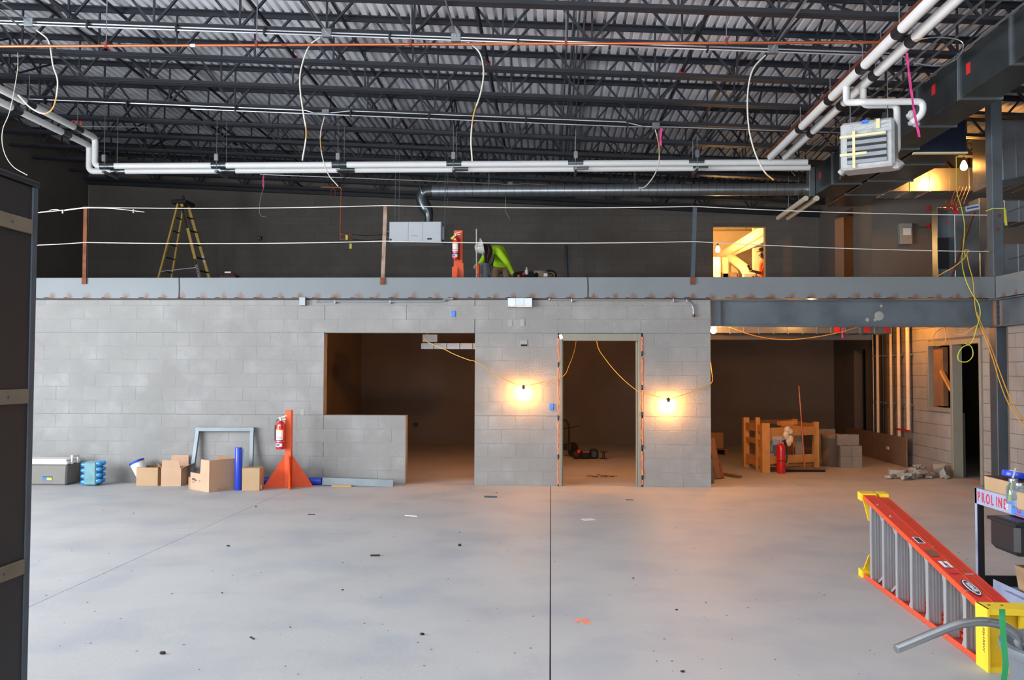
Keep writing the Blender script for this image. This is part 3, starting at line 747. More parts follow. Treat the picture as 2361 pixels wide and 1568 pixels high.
whip([(40, 165), (23, 255), (6, 300), (8, 345), (28, 382), (63, 404)], 12.19, .006, 'thin grey wire curling down past the pair of white pipes', (.98, .99), joist=True)
whip([(2105, 93), (2160, 86), (2210, 92), (2221, 110), (2200, 140), (2160, 152), (2105, 145)], 9.4, .006, 'thin loose wire looping out beside the duct with red stickers', (.0, .12), 'galv')
# -- flagging ribbons
def ribbon(pts, Y, wd, m, label, nm='flagging_ribbon'):
    P = smooth([at(px, py, Y=Y) for px, py in pts], 4); b = MB(); vs = []; fs = []
    for i, p in enumerate(P):
        w_ = wd * (.9 + .1 * math.sin(i)); vs += [p - V((w_ / 2, 0, 0)), p + V((w_ / 2, .004 * (i % 3), 0)), p + V((w_ / 2, .003 + .004 * (i % 3), 0)), p - V((w_ / 2, -.003, 0))]
    for i in range(len(P) - 1):
        o = i * 4; fs += [(o, o + 1, o + 5, o + 4), (o + 1, o + 2, o + 6, o + 5), (o + 2, o + 3, o + 7, o + 6), (o + 3, o, o + 4, o + 7)]
    fs += [(0, 3, 2, 1), (len(vs) - 4, len(vs) - 3, len(vs) - 2, len(vs) - 1)]
    b.add(vs, fs); return tag(b.build(nm, m), label, 'ribbon')
ribbon([(2091, 122), (2094, 150), (2100, 200), (2108, 255), (2120, 316)], at(2091, 122, Z=5.25).y, .030, 'pink_tape', 'long pink ribbon hanging in front of the wrapped heater pipes')
ribbon([(1525, 296), (1523, 315), (1523, 336)], 14.3, .04, 'pink_tape', 'short pink ribbon tied beside the junction box above the white pipes')
ribbon([(608, 404), (606, 418), (607, 432)], 17.9, .03, 'pink_tape', 'pink ribbon hanging from the far conduit near the yellow stepladder')
ribbon([(169, 276), (164, 283), (162, 294)], 16.7, .04, 'pink_tape', 'small pink ribbon knotted beside two orange ribbons')
ribbon([(177, 268), (175, 280), (174, 293)], 16.7, .05, 'orange_tape', 'longer orange ribbon hanging over the left white pipes')
ribbon([(187, 267), (186, 278), (186, 288)], 16.7, .03, 'orange_tape', 'narrow orange ribbon beside the longer orange one at the left')

# ================================================================== RECTANGULAR DUCTS AND SPIRAL DUCT
def duct(name, label, x0, x1, y0, y1, z0, z1, step=1.22, m='galv_dark', flange=True):
    t = thing(name, label, 'duct', ((x0 + x1) / 2, (y0 + y1) / 2, z0))
    y = y1
    while y > y0 + .01:
        a = max(y0, y - step)
        MB().box(x0, x1, a + .004, y - .004, z0, z1, .006).build('duct_section', m, t)
        if flange and a > y0 + .01:
            MB().box(x0 - .022, x1 + .022, a - .015, a + .015, z0 - .022, z1 + .022).build('flange', 'galv', t)
        y = a
    return t
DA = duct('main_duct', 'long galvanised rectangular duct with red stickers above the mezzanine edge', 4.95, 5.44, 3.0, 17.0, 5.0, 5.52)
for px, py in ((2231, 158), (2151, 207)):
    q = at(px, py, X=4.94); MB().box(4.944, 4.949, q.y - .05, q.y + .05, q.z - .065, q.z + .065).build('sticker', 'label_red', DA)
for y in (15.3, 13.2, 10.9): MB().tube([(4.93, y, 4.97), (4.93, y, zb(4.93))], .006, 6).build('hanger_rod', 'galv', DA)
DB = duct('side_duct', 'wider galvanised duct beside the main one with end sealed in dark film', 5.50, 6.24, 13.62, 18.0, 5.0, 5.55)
MB().box(5.49, 6.25, 13.57, 13.618, 4.99, 5.56, .006).build('film_cap', 'duct_film_blue', DB)
MB().box(5.47, 6.27, 13.56, 13.63, 4.975, 5.0).build('end_angle', 'tape_cream', DB)
q = at(1890, 405, X=4.94); MB().box(4.944, 4.949, q.y - .05, q.y + .05, q.z - .06, q.z + .06).build('sticker', 'label_red', DA)
# bright end collars where the spiral duct joins
MB().box(4.84, 4.949, 16.78, 17.0, 4.97, 5.50, .01).build('end_collar', 'galv', DA)
sd = thing('spiral_duct', 'round spiral galvanised duct running along over the mezzanine into the main duct', 'duct', (1, 17.3, 5.15))
zs = 5.15; ra = .115
x0s, x1s = -2.30, 4.84
MB().tube([(x0s, 17.0, zs), (x1s, 17.0, zs)], ra, 24).build('duct_tube', 'galv', sd)
x = x0s + .15
while x < x1s - .1:
    MB().lathe([(ra + .003, -.003), (ra + .003, .003)], (x, 17.0, zs), 24, (1, 0.05, 0)).build('seam', 'galv_dark', sd) if x < x0s + 20 else None
    x += .16
for xx in (0.02, 4.68): MB().lathe([(ra + .006, -.012), (ra + .006, .012)], (xx, 17.0, zs), 24, (1, 0, 0)).build('joint_ring', 'galv', sd)
q = at(990, 520, Y=17.0)
el = smooth([(x0s, 17.0, zs), (x0s - .14, 17.0, zs - .02), (x0s - .20, 17.0, zs - .12), (x0s - .15, 17.0, zs - .28), (x0s - .07, 17.0, zs - .42), (x0s - .06, 17.0, 4.54)], 4)
MB().tube(el, [ra * 1.05] * (len(el) - 6) + [ra * .95, ra * .85, ra * .75, ra * .72, ra * .7, ra * .7], 20).build('elbow', 'galv_dark', sd)
MB().lathe([(ra * 1.14, -.012), (ra * 1.14, .012)], (x0s - .19, 17.0, zs - .03), 24, (1, 0, .35)).build('joint_ring', 'galv', sd)
for xx in (-1.2, 1.6): 
    for s in (-1, 1): MB().tube([(xx, 17.0 + s * ra, zs), (xx, 17.0 + s * ra, zb(xx))], .003, 5).build('hanger_wire', 'galv', sd)
un = thing('fan_unit', 'white sheet metal ventilation unit hung on rods under the spiral duct elbow', 'ventilation unit', (-2.63, 17.1, 4.13))
ux0, ux1, uz0, uz1 = -3.09, -2.09, 4.135, 4.525; uy0, uy1 = 16.8, 17.35
MB().box(ux0, ux1, uy0, uy1, uz0, uz1, .006).build('casing', 'unit_white', un)
for a, b in ((ux0 + .01, ux0 + .365), (ux0 + .373, ux0 + .64), (ux0 + .648, ux1 - .01)): MB().box(a, b, uy0 - .008, uy0 - .001, uz0 + .01, uz1 - .01, .003).build('access_panel', 'unit_white', un)
MB().box(ux1 - .27, ux1 - .18, uy0 - .011, uy0 - .0085, uz0 + .045, uz0 + .075).build('nameplate', 'black_plastic', un)
MB().box(ux0 + .43, ux0 + .55, uy0 - .011, uy0 - .0085, uz0 + .115, uz0 + .122).build('nameplate', 'label_red', un)
MB().lathe([(.02, 0), (.02, .02)], (ux0 + .03, uy0, uz0 + .045), 10, (0, -1, 0)).build('drain_plug', 'black_plastic', un)
MB().box(ux1, ux1 + .05, uy0 + .06, uy0 + .3, uz0 + .05, uz1 - .08, .004).build('control_box', 'galv_dark', un)
for xx in (ux0 + .1, ux1 + .06):
    for yy in (uy0 + .05, uy1 - .05): MB().tube([(xx, yy, uz0), (xx, yy, zb(xx))], .005, 6).build('hanger_rod', 'galv', un)
for dz in (.10, .22): MB().tube([(ux0, uy0 + .1, uz0 + dz), (ux0 - .11, uy0 + .1, uz0 + dz)], .014, 8).build('pipe_stub', 'galv', un)
# copper riser with yellow tagged valves left of the unit
cr = thing('copper_riser', 'thin copper riser with yellow tagged valves left of the ventilation unit', 'pipe', at(786, 545, Y=17.2))
A_ = lambda px, py, y=17.2: at(px, py, Y=y)
MB().tube(fillet([A_(740, 431), A_(787, 432), A_(784, 540), A_(800, 541)], .04), .011, 8).build('pipe_run', 'copper', cr)
MB().tube(fillet([A_(784, 541), A_(785, 552), A_(800, 553)], .02), .010, 8).build('pipe_run', 'copper', cr)
for py in (541, 553): MB().tube([A_(800, py), A_(813, py)], .020, 8).build('valve', 'copper_brown', cr)
for (px, py, h) in ((800, 548, .09), (809, 568, .10)): 
    q = A_(px, py); MB().box(q.x - .022, q.x + .022, q.y - .03, q.y - .026, q.z - h / 2, q.z + h / 2).build('valve_tag', 'cord_lime', cr)
for d in (0, 11): MB().tube(smooth([A_(813, 541 + d), A_(850, 543 + d), A_(888, 540 + d), A_(905, 538 + d)], 4), .007, 6).build('hose', 'black_matte', cr)
q = A_(768, 447); MB().tube([V((q.x + .05 * math.cos(a), q.y, q.z + .11 * math.sin(a))) for a in [i * math.pi / 6 for i in range(13)]], .006, 6).build('pipe_loop', 'copper_brown', cr)
# device box and hanging wire on the back wall
q = at(600, 550, Y=BK); tb = thing('wall_device', 'small dark device box on the back wall right of the stepladder', 'box', q)
MB().box(q.x - .05, q.x + .05, BK - .05, BK, q.z - .05, q.z + .05, .005).build('housing', 'black_plastic', tb); MB().box(q.x - .028, q.x - .014, BK - .055, BK - .05, q.z - .025, q.z + .02).build('indicator', 'label_white', tb)
tag(MB().tube(smooth([V((at(608, 432, Y=20.35).x, 20.35, zb(-6.4))), at(608, 432, Y=20.35), at(601, 455, Y=20.35), at(598, 485, Y=20.35), at(602, 498, Y=20.35), at(614, 500, Y=20.35)], 4), .006, 6).build('loose_wire', 'cable_white'), 'thin white wire hooking down in front of the back wall near the pink ribbon', 'wire')
tag(MB().tube(smooth([V((at(1166, 484, Y=20.35).x, 20.35, zb(-.9))), at(1166, 484, Y=20.35), at(1170, 495, Y=20.35), at(1175, 505, Y=20.35)], 4) , .006, 6).build('loose_wire', 'cable_white'), 'short pale wire end hanging below the spiral duct', 'wire')
# -- heater wrapped in film and tape
ht = thing('wrapped_heater', 'unit heater wrapped in clear film and cream tape hung under the white pipes', 'heater', (HX, HY, 4.2))
hM = Matrix.Translation((HX + .02, HY + .2, 0)) @ Matrix.Rotation(R(-28), 4, 'Z') @ Matrix.Diagonal((1.1, 1, 1, 1))
def hb(*a, b=.0): return MB().box(*a, b).xf(hM)
hb(-.27, .27, -.16, .2, 4.20, 4.77, b=.02).build('casing', 'unit_white', ht)
hb(-.285, .285, -.175, .21, 4.19, 4.785, b=.03).build('film_wrap', 'film', ht)
for k, z in enumerate((4.25, 4.33, 4.41, 4.49, 4.57)): hb(-.21, .21, -.196, -.176, z, z + .052, b=.003).build('louvre', 'galv', ht); 
for k, z in enumerate((4.305, 4.385, 4.465, 4.545)): hb(-.21, .21, -.188, -.178, z, z + .022).build('louvre_gap', 'black_plastic', ht)
hb(-.286, .20, -.202, -.198, 4.585, 4.615).build('tape', 'tape_cream', ht); hb(-.286, .0, -.202, -.198, 4.36, 4.39).build('tape', 'tape_cream', ht)
hb(-.15, -.12, -.204, -.199, 4.2, 4.66).build('tape', 'tape_cream', ht); hb(.10, .14, -.19, -.178, 4.66, 4.78).build('tape', 'tape_cream', ht)
hb(-.05, .02, -.18, -.174, 4.74, 4.785).build('tape', 'blue_box', ht)
m = MB()
for k in range(26):
    a = random.uniform(-.26, .22); z = random.uniform(4.6, 4.75); m.add([(a, -.179, z), (a + .12, -.18, z + .03), (a + .06, -.192 - random.uniform(0, .01), z + .01)], [(0, 1, 2), (0, 2, 1)])
m.xf(hM).build('film_crease', 'film', ht)
hb(-.33, -.26, -.1, .05, 4.16, 4.24, b=.03).build('film_tail', 'film', ht); hb(.22, .36, -.1, .1, 4.17, 4.29, b=.05).build('film_tail', 'film', ht)
for xx in (-.2, .2): MB().tube([hM @ V((xx, .0, 4.77)), hM @ V((xx, .0, zb(4)))], .006, 6).build('hanger_rod', 'galv', ht)
q = at(2104, 272, Y=y1 - .2)
pb_ = MB()
for k in range(7): pb_.ball((q.x + random.uniform(-.06, .05), q.y + random.uniform(-.03, .03), q.z + random.uniform(-.09, .06)), random.uniform(.03, .05), 8, random.uniform(.7, 1.5))
tag(pb_.build('plastic_bag', 'film'), 'crumpled clear plastic bag taped over the open white pipe end', 'plastic bag')

# ================================================================== ON THE FRONT WALL
def wbox(px0, px1, py0, py1, d, name, m, label, cat='box', extra=None):
    a, b = at(px0, py1, Y=W), at(px1, py0, Y=W)
    t = thing(name, label, cat, ((a.x + b.x) / 2, W, a.z))
    MB().box(a.x, b.x, W - d, W, a.z, b.z, .004).build('body', m, t); return t, a, b
t, a, b = wbox(1171, 1228, 688, 709, .09, 'junction_box_trio', 'galv', 'row of three bright square steel boxes just under the edge beam', 'junction box')
for k in range(3):
    w_ = (b.x - a.x) / 3; MB().box(a.x + k * w_ + .004, a.x + (k + 1) * w_ - .004, W - .096, W - .091, a.z + .006, b.z - .002, .002).build('cover_plate', 'galv', t)
    for sx in (.02, w_ - .02):
        MB().lathe([(.006, 0), (.006, .003)], (a.x + k * w_ + sx, W - .096, a.z + .02), 6, (0, -1, 0)).build('screw', 'galv_dark', t)
t, a, b = wbox(692, 707, 686, 705, .07, 'pull_box', 'galv', 'small grey steel box at the left end of the wall conduit', 'junction box')
for k in range(3): MB().lathe([(.005, 0), (.005, .003)], (a.x + .02 + k * .03, W - .071, a.z + .012), 6, (0, -1, 0)).build('screw', 'label_white', t)
c = thing('wall_conduit', 'steel conduit along the wall top left of the three steel boxes', 'conduit', at(880, 693, Y=W))
P = [at(732, 694, Y=W - .03), at(1000, 695, Y=W - .03), at(1022, 690, Y=W - .03), at(1042, 689, Y=W - .03)]
MB().tube(smooth(P, 5), .013, 8).build('conduit', 'conduit', c); MB().lathe([(.019, -.02), (.019, .02)], P[3], 10, (1, 0, 0)).build('connector', 'galv', c); MB().lathe([(.019, -.02), (.019, .02)], P[0], 10, (1, 0, 0)).build('connector', 'galv', c)
for px in (773, 900): q = at(px, 696, Y=W - .02); MB().box(q.x - .012, q.x + .012, W - .05, W, q.z - .028, q.z + .025, .003).build('strap', 'galv', c)
c = thing('wall_conduit', 'steel conduit along the wall top with a bend turning down near the wall end', 'conduit', at(1430, 692, Y=W))
P = [at(1268, 690, Y=W - .03), at(1290, 691, Y=W - .03), at(1560, 692, Y=W - .03), at(1583, 694, Y=W - .03), at(1597, 706, Y=W - .03), at(1599, 728, Y=W - .03)]
MB().tube(smooth(P, 5), .013, 8).build('conduit', 'conduit', c); MB().lathe([(.021, -.02), (.021, .02)], P[-1], 10, (0, 0, 1)).build('connector', 'copper_brown', c); MB().ball(P[0], .024).build('connector', 'galv', c)
for px in (1318, 1552): q = at(px, 693, Y=W - .02); MB().box(q.x - .01, q.x + .01, W - .05, W, q.z - .028, q.z + .025, .003).build('strap', 'galv', c)
wbox(1041, 1050, 717, 731, .012, 'outlet_box', 'blue_box', 'small bright blue outlet box above the window opening')
wbox(1266, 1276, 930, 945, .012, 'outlet_box', 'blue_box', 'small bright blue switch box left of the door frame')
wbox(1171, 1181, 737, 752, .004, 'outlet_box', 'panel_grey', 'small flush grey outlet box under the three steel boxes')
wbox(1199, 1210, 736, 752, .008, 'outlet_box', 'panel_grey', 'small raised grey outlet box under the three steel boxes')
wbox(693, 701, 943, 957, .004, 'outlet_box', 'panel_grey', 'small flush grey outlet box beside the sill of the window opening')
t, a, b = wbox(1200, 1216, 784, 799, .01, 'outlet_box', 'panel_grey', 'square grey box with a dark open slot above the left bulb')
MB().box(a.x + .006, b.x - .006, W - .016, W - .0105, a.z + .004, a.z + .03).build('opening', 'black_matte', t)

# ---- temporary light strings
def string_lamp(root, p, drop=.16, r=.031, m='bulb'):
    """socket with a clip on top and a bare bulb below"""
    p = Vector(p)
    MB().lathe([(.006, .035), (.012, .03), (.020, .01), (.021, -.03), (.017, -.034)], p, 12).build('socket', 'black_plastic', root)
    MB().bar(p + V((-.032, 0, .004)), p + V((.032, 0, .004)), .012, .014).build('cord_clip', 'black_plastic', root)
    MB().tube([p + V((-.008, 0, .035)), p + V((-.007, 0, .05)), p + V((0, 0, .058)), p + V((.007, 0, .05)), p + V((.008, 0, .035))], .0025, 5).build('hook', 'galv', root)
    k = r / .031; c = p + V((0, 0, -.030 - .055 * k))
    MB().lathe([(.014, .055 * k), (.016 * k, .040 * k), (.024 * k, .022 * k), (r, 0), (r * .94, -.014 * k), (r * .72, -.026 * k), (r * .35, -.034 * k), (.001, -.036 * k)], c, 16).build('bulb', m, root)
    return c
LY = W - .10
s1 = thing('light_string', 'yellow cord with a glowing bare bulb between window opening and door frame', 'work light', at(1207, 893, Y=LY))
string_lamp(s1, at(1207, 893, Y=LY))
MB().tube(smooth([V((-.85, W + .9, 2.70)), at(983, 771, Y=W + .4), at(1030, 808, Y=W + .1), at(1078, 829, Y=LY + .02), at(1094, 833, Y=LY), at(1135, 859, Y=LY), at(1175, 880, Y=LY), at(1207, 889, Y=LY), at(1250, 882, Y=LY), at(1296, 869, Y=LY + .02), at(1312, 843, Y=W + .05), at(1328, 789, Y=W + .3), V((at(1328, 789, Y=W + .6).x, W + .6, 2.7))], 5), .0055, 6).build('cord', 'cord_yellow', s1)
s2 = thing('light_string', 'yellow cord with a glowing bare bulb between door frame and wide bay', 'work light', at(1541, 922, Y=LY))
string_lamp(s2, at(1541, 922, Y=LY))
MB().tube(smooth([V((at(1376, 788, Y=W + .6).x, W + .6, 2.7)), at(1376, 789, Y=W + .3), at(1396, 828, Y=W + .15), at(1430, 868, Y=W + .03), at(1465, 898, Y=LY + .03), at(1482, 906, Y=LY), at(1515, 914, Y=LY), at(1541, 919, Y=LY), at(1580, 909, Y=LY), at(1620, 893, Y=LY + .04), at(1641, 882, Y=W + .02), at(1640, 850, Y=W + .3), V((XE + .1, W + 1.2, 2.6))], 5), .0055, 6).build('cord', 'cord_yellow', s2)
s3 = thing('light_string', 'glowing bare bulb tucked at the end of the deep floor beam', 'work light', at(1643, 757, Y=W + .25))
q = at(1645, 752, Y=W + .35); string_lamp(s3, q + V((0, 0, .05)), r=.045, m='bulb_small'); string_lamp(s3, (4.05, W + .95, 2.70), m='bulb_plant')
MB().tube(smooth([q + V((0, 0, .05)), at(1678, 753, Y=W + .6), at(1740, 774, Y=W + .8), at(1800, 783, Y=W + .9), at(1860, 780, Y=W + .9), at(1930, 768, Y=W + .9), at(1985, 752, Y=W + .9)], 5), .0055, 6).build('cord', 'cord_yellow', s3)
s4 = thing('light_string', 'bare bulb under the ceiling of the dark room behind the window opening', 'work light', (-.85, W + 1.3, 2.6))
string_lamp(s4, (-.60, W + 1.35, 2.66), m='bulb_room')
s5 = thing('light_string', 'bare bulb under the ceiling of the room behind the door frame', 'work light', (1.75, W + 1.3, 2.6))
string_lamp(s5, (1.85, W + 1.2, 2.66), m='bulb_room')

# ================================================================== AGAINST THE WALL ON THE LEFT
def extinguisher(root, base, h, rot, label_side=-1.0, tag_m='orange_tape', hose=True):
    """base: bottom centre of the cylinder"""
    M = Matrix.Translation(base) @ Matrix.Rotation(rot, 4, 'Z') @ Matrix.Scale(h / .48, 4)
    def B(mb, nm, m): return mb.xf(M).build(nm, m, root)
    cy = B(MB().lathe([(.055, 0), (.062, .008), (.063, .02), (.063, .33), (.058, .36), (.04, .385), (.022, .395), (.022, .405)], (0, 0, 0), 22), 'cylinder', 'ext_red')
    B(MB().lathe([(.024, .405), (.024, .425), (.016, .43), (.016, .45)], (0, 0, 0), 12), 'valve', 'chrome')
    B(MB().bar((-.03, 0, .44), (.08, 0, .475), .016, .010).bar((-.02, 0, .43), (.075, 0, .425), .016, .010), 'handle', 'chrome')
    B(MB().lathe([(.012, 0), (.012, .012)], (0, -.022, .415), 10, (0, -1, 0)), 'gauge', 'label_white')
    def patch(z0, z1, a0, a1, rr, m, nm):
        n = 8; vs = []
        for k in range(n + 1):
            a = R(a0 + (a1 - a0) * k / n)
            for z in (z0, z1): vs.append((rr * math.cos(a), rr * math.sin(a), z))
        for k in range(n + 1):
            a = R(a0 + (a1 - a0) * k / n)
            for z in (z0, z1): vs.append(((rr - .002) * math.cos(a), (rr - .002) * math.sin(a), z))
        o = 2 * (n + 1); fs = [(2 * k, 2 * k + 2, 2 * k + 3, 2 * k + 1) for k in range(n)] + [(o + 2 * k, o + 2 * k + 1, o + 2 * k + 3, o + 2 * k + 2) for k in range(n)]
        B(MB().add(vs, fs), nm, m)
    patch(.135, .275, -150, -50, .0645, 'label_white', 'label_panel'); patch(.265, .28, -150, -50, .0655, 'label_yellow', 'label_band')
    patch(.16, .17, -140, -60, .0655, 'label_red', 'label_band'); patch(.04, .085, -150, -60, .0645, 'label_white', 'label_panel'); patch(.048, .08, -140, -95, .0655, 'label_blue', 'label_band')
    patch(.105, .12, -170, -10, .066, 'galv', 'strap'); patch(.335, .35, -120, -85, .064, 'label_white', 'label_panel')
    if hose: B(MB().tube(smooth([(-.02, .01, .42), (-.06, .02, .40), (-.078, .03, .33), (-.08, .03, .22), (-.078, .02, .12)], 4), .009, 8), 'hose', 'black_plastic')
    if tag_m: B(MB().prism([(-.03, -.02, .42), (-.095, -.035, .36), (-.055, -.05, .335), (-.005, -.03, .40)], (0, -.002, 0)), 'inspection_tag', tag_m)
    return root
def ext_stand(loc, name_label, h, base_r=True):
    t = thing('extinguisher_stand', name_label, 'stand', loc)
    x, y, z = loc
    MB().box(x - .045, x + .045, y - .045, y + .045, z, z + h, .004).build('post', 'safety_orange', t)
    for a in (R(200), R(-70), R(20), R(110)):
        d = V((math.cos(a), math.sin(a), 0)); n = V((-d.y, d.x, 0)) * .009
        L_ = .34 if a != R(-70) else .30
        MB().prism([V((x, y, z)) + d * .05 - n, V((x, y, z)) + d * L_ - n, V((x, y, z + .02)) + d * L_ - n, V((x, y, z + .46)) + d * .05 - n], n * 2).build('gusset', 'safety_orange', t)
    return t
es = at(663, 1124, Z=0)
ext_stand((es.x, es.y + .03, 0), 'orange plywood stand with triangular feet by the blue tubes', 1.10)
e1 = at(645, 1036, Y=es.y - .11)
ex = thing('fire_extinguisher', 'red fire extinguisher hung on the orange stand below, by the cardboard boxes', 'fire extinguisher', e1)
extinguisher(ex, V((e1.x, es.y - .085, e1.z)), .48, R(10), tag_m='rust_light')

# cooler
Y0 = 12.62
cx1 = at(154, 1100, Y=Y0).x; cx0 = cx1 - .72
co = thing('cooler', 'grey picnic cooler with white lid and raised white handle', 'cooler', (cx0 + .36, Y0 + .17, 0))
def taper(x0, x1, y0, y1, z0, z1, dx, m, nm, root, b=.02):
    mb = MB().box(x0, x1, y0, y1, z0, z1, b); cxx, cyy = (x0 + x1) / 2, (y0 + y1) / 2
    for p in mb.v:
        f = 1 - dx * (1 - (p.z - z0) / (z1 - z0)); p.x = cxx + (p.x - cxx) * f; p.y = cyy + (p.y - cyy) * f
    return mb.build(nm, m, root)
taper(cx0, cx1, Y0, Y0 + .36, 0, .30, .05, 'cooler_grey', 'body', co)
MB().box(cx0 - .008, cx1 + .008, Y0 - .008, Y0 + .368, .30, .345, .012).build('lid', 'plastic_white', co)
MB().box(cx0 + .02, cx1 - .02, Y0 + .02, Y0 + .34, .345, .375, .012).build('lid_top', 'plastic_white', co)
for yy in (.10, .26): MB().bar((cx1 + .02, Y0 + yy, .30), (cx1 + .02, Y0 + yy, .41), .018, .03).build('handle_arm', 'plastic_white', co)
MB().bar((cx1 + .02, Y0 + .09, .41), (cx1 + .02, Y0 + .27, .41), .03, .03).build('handle_bar', 'plastic_white', co)
lb_ = at(108, 1092, Y=Y0 - .004)
MB().box(lb_.x - .07, lb_.x + .07, Y0 + .0005, Y0 + .012, .07, .115).build('brand_label', 'label_blue', co); MB().box(lb_.x - .065, lb_.x + .075, Y0 - .001, Y0 + .01, .115, .128).build('brand_label', 'black_plastic', co)
MB().box(lb_.x + .0, lb_.x + .072, Y0 - .0015, Y0 + .01, .075, .11).build('brand_label', 'label_yellow', co)
# case of water bottles standing on end
wx = at(208, 1105, Y=12.6).x
wc = thing('water_case', 'shrink wrapped case of water bottles stood on its end beside the cooler', 'water case', (wx, 12.7, 0))
MB().box(wx - .095, wx + .095, 12.58, 12.80, .008, .345, .02).build('wrap', 'water_wrap', wc)
for s in (-1, 1):
    for k in range(4):
        for yy in (12.63, 12.74): MB().lathe([(.030, 0), (.036, .015), (.036, .05), (.026, .075), (.012, .085)], (wx + s * .07, yy, .05 + k * .083 + (.02 if s > 0 else 0)), 12, (s, 0, 0)).build('bottle', 'bottle_blue', wc)
# cardboard boxes
def carton(label, px0, px1, py, pyt, depth, rot, m='cardboard', open_top=True, flaps=(), cut=None, name='cardboard_box', org=None, wd=None, hh=None):
    """front bottom edge between px0 and px1 at floor row py, front top at row pyt"""
    a = at(px0, py, Z=0); b = at(px1, py, Z=0); w_ = b.x - a.x; y0 = (a.y + b.y) / 2; h = at((px0 + px1) / 2, pyt, Y=y0).z
    if org: a = Vector(org); y0 = a.y; w_ = wd; h = hh
    t = thing(name, label, 'box', (a.x + w_ / 2, y0, 0))
    M = Matrix.Translation((a.x, y0, 0)) @ Matrix.Rotation(rot, 4, 'Z')
    def B(mb, nm, mm=m): return mb.xf(M).build(nm, mm, t)
    th = .006
    if open_top:
        if cut: B(MB().prism([(0, 0, 0), (w_, 0, 0), (w_, 0, h), (w_ * cut[0], 0, h), (w_ * (cut[0] - .04), 0, h * cut[1]), (0, 0, h * cut[1])], (0, th, 0)), 'front_panel')
        else: B(MB().box(0, w_, 0, th, 0, h), 'front_panel')
        B(MB().box(0, w_, depth - th, depth, 0, h if not cut else h * 1.02), 'back_panel', 'cardboard_in'); B(MB().box(0, th, th, depth - th, 0, h if not cut else h * cut[1]), 'side_panel'); B(MB().box(w_ - th, w_, th, depth - th, 0, h), 'side_panel')
        B(MB().box(th, w_ - th, th, depth - th, 0.001, .008), 'bottom_panel', 'cardboard_in')
    else:
        B(MB().box(0, w_, 0, depth, 0, h, .004), 'carton_body'); B(MB().box(w_ * .47, w_ * .53, 0.0, depth, h, h + .0015), 'tape_strip', 'cardboard_pink')
    for side, ln, ang in flaps:
        c_, s_ = math.cos(R(ang)), math.sin(R(ang))
        if side == 'f': B(MB().prism([(0.01, 0, h), (w_ - .01, 0, h), (w_ - .03, -ln * c_, h + ln * s_), (.02, -ln * c_, h + ln * s_)], (0, th * .7, .003)), 'flap')
        if side == 'b': B(MB().prism([(0.01, depth, h), (w_ - .01, depth, h), (w_ - .02, depth + ln * c_, h + ln * s_), (.02, depth + ln * c_, h + ln * s_)], (0, -th * .7, .003)), 'flap', 'cardboard_pink')
        if side == 'l': B(MB().prism([(0, .01, h), (0, depth - .01, h), (-ln * c_, depth - .03, h + ln * s_), (-ln * c_, .03, h + ln * s_)], (th * .7, 0, .003)), 'flap')
        if side == 'r': B(MB().prism([(w_, .01, h), (w_, depth - .01, h), (w_ + ln * c_, depth - .03, h + ln * s_), (w_ + ln * c_, .03, h + ln * s_)], (-th * .7, 0, .003)), 'flap')
    return t, M, w_, h
bx1 = carton('open cardboard box with ragged rim holding a white bucket', 313, 364, 1120, 1078, .30, 0, flaps=(('r', .05, 60),))
carton('open cardboard box with tall raised flaps beside the bucket box', 370, 417, 1121, 1080, .32, R(2), 'cardboard_pink', flaps=(('f', .12, 80), ('b', .16, 85), ('r', .12, 25), ('l', .10, 40)))
carton('small narrow cardboard box tucked behind the large cut box', 434, 446, 1127, 1100, .15, 0)
t, M, w_, h = carton('large cardboard box with its front cut down, tall side and printed lettering', 443, 491, 1136, 1065, .42, R(-39), 'cardboard_pink', cut=(.56, .54), org=(-5.06, 12.36, 0), wd=.50, hh=.435)
for k, (u, z, l, hh) in enumerate(((.045, .10, .10, .03), (.12, .095, .05, .016), (.045, .07, .03, .008), (.085, .07, .03, .008), (.22, .11, .05, .006), (.225, .09, .04, .005))):
    MB().box(u, u + l, -.0012, 0, z + .03, z + .03 + hh).xf(M).build('print', 'print_ink', t)
MB().box(w_ + .0005, w_ + .002, .12, .30, .0, .045).xf(M).build('shipping_label', 'cardboard', t)
t, M, w_, h = carton('closed plain cardboard box between blue roll and orange stand', 557, 598, 1132, 1080, .24, R(4), 'cardboard', open_top=False)
MB().box(w_ + .0005, w_ + .0015, .05, .13, .01, .07).xf(M).build('shipping_label', 'label_white', t)
# bucket in the first box
bq = at(323, 1080, Y=12.75)
bk = thing('bucket', 'white plastic bucket with blue rim tilted in an open box', 'bucket', bq)
Mb = Matrix.Translation((bq.x + .02, 12.83, .10)) @ Matrix.Rotation(R(-26), 4, 'Y')
MB().lathe([(.085, 0), (.088, .01), (.102, .24), (.098, .24), (.082, .02)], (0, 0, 0), 24).xf(Mb).build('pail', 'plastic_white', bk)
MB().lathe([(.104, .235), (.112, .24), (.112, .262), (.10, .268)], (0, 0, 0), 24).xf(Mb).build('rim', 'blue_plastic', bk)
for a0, z0, z1, m_ in ((-70, .15, .20, 'label_blue'), (-40, .10, .19, 'label_red'), (-100, .12, .2, 'label_blue')):
    p_ = []
    for k in range(4):
        a = R(a0 + k * 7); rr = .0995 - (.24 - z0) * .06; p_.append((rr * math.cos(a), rr * math.sin(a)))
    MB().add([(x_ * 1.01, y_ * 1.01, z) for x_, y_ in p_ for z in (z0, z1)], [(2 * k, 2 * k + 2, 2 * k + 3, 2 * k + 1) for k in range(3)]).xf(Mb).build('label_panel', m_, bk)
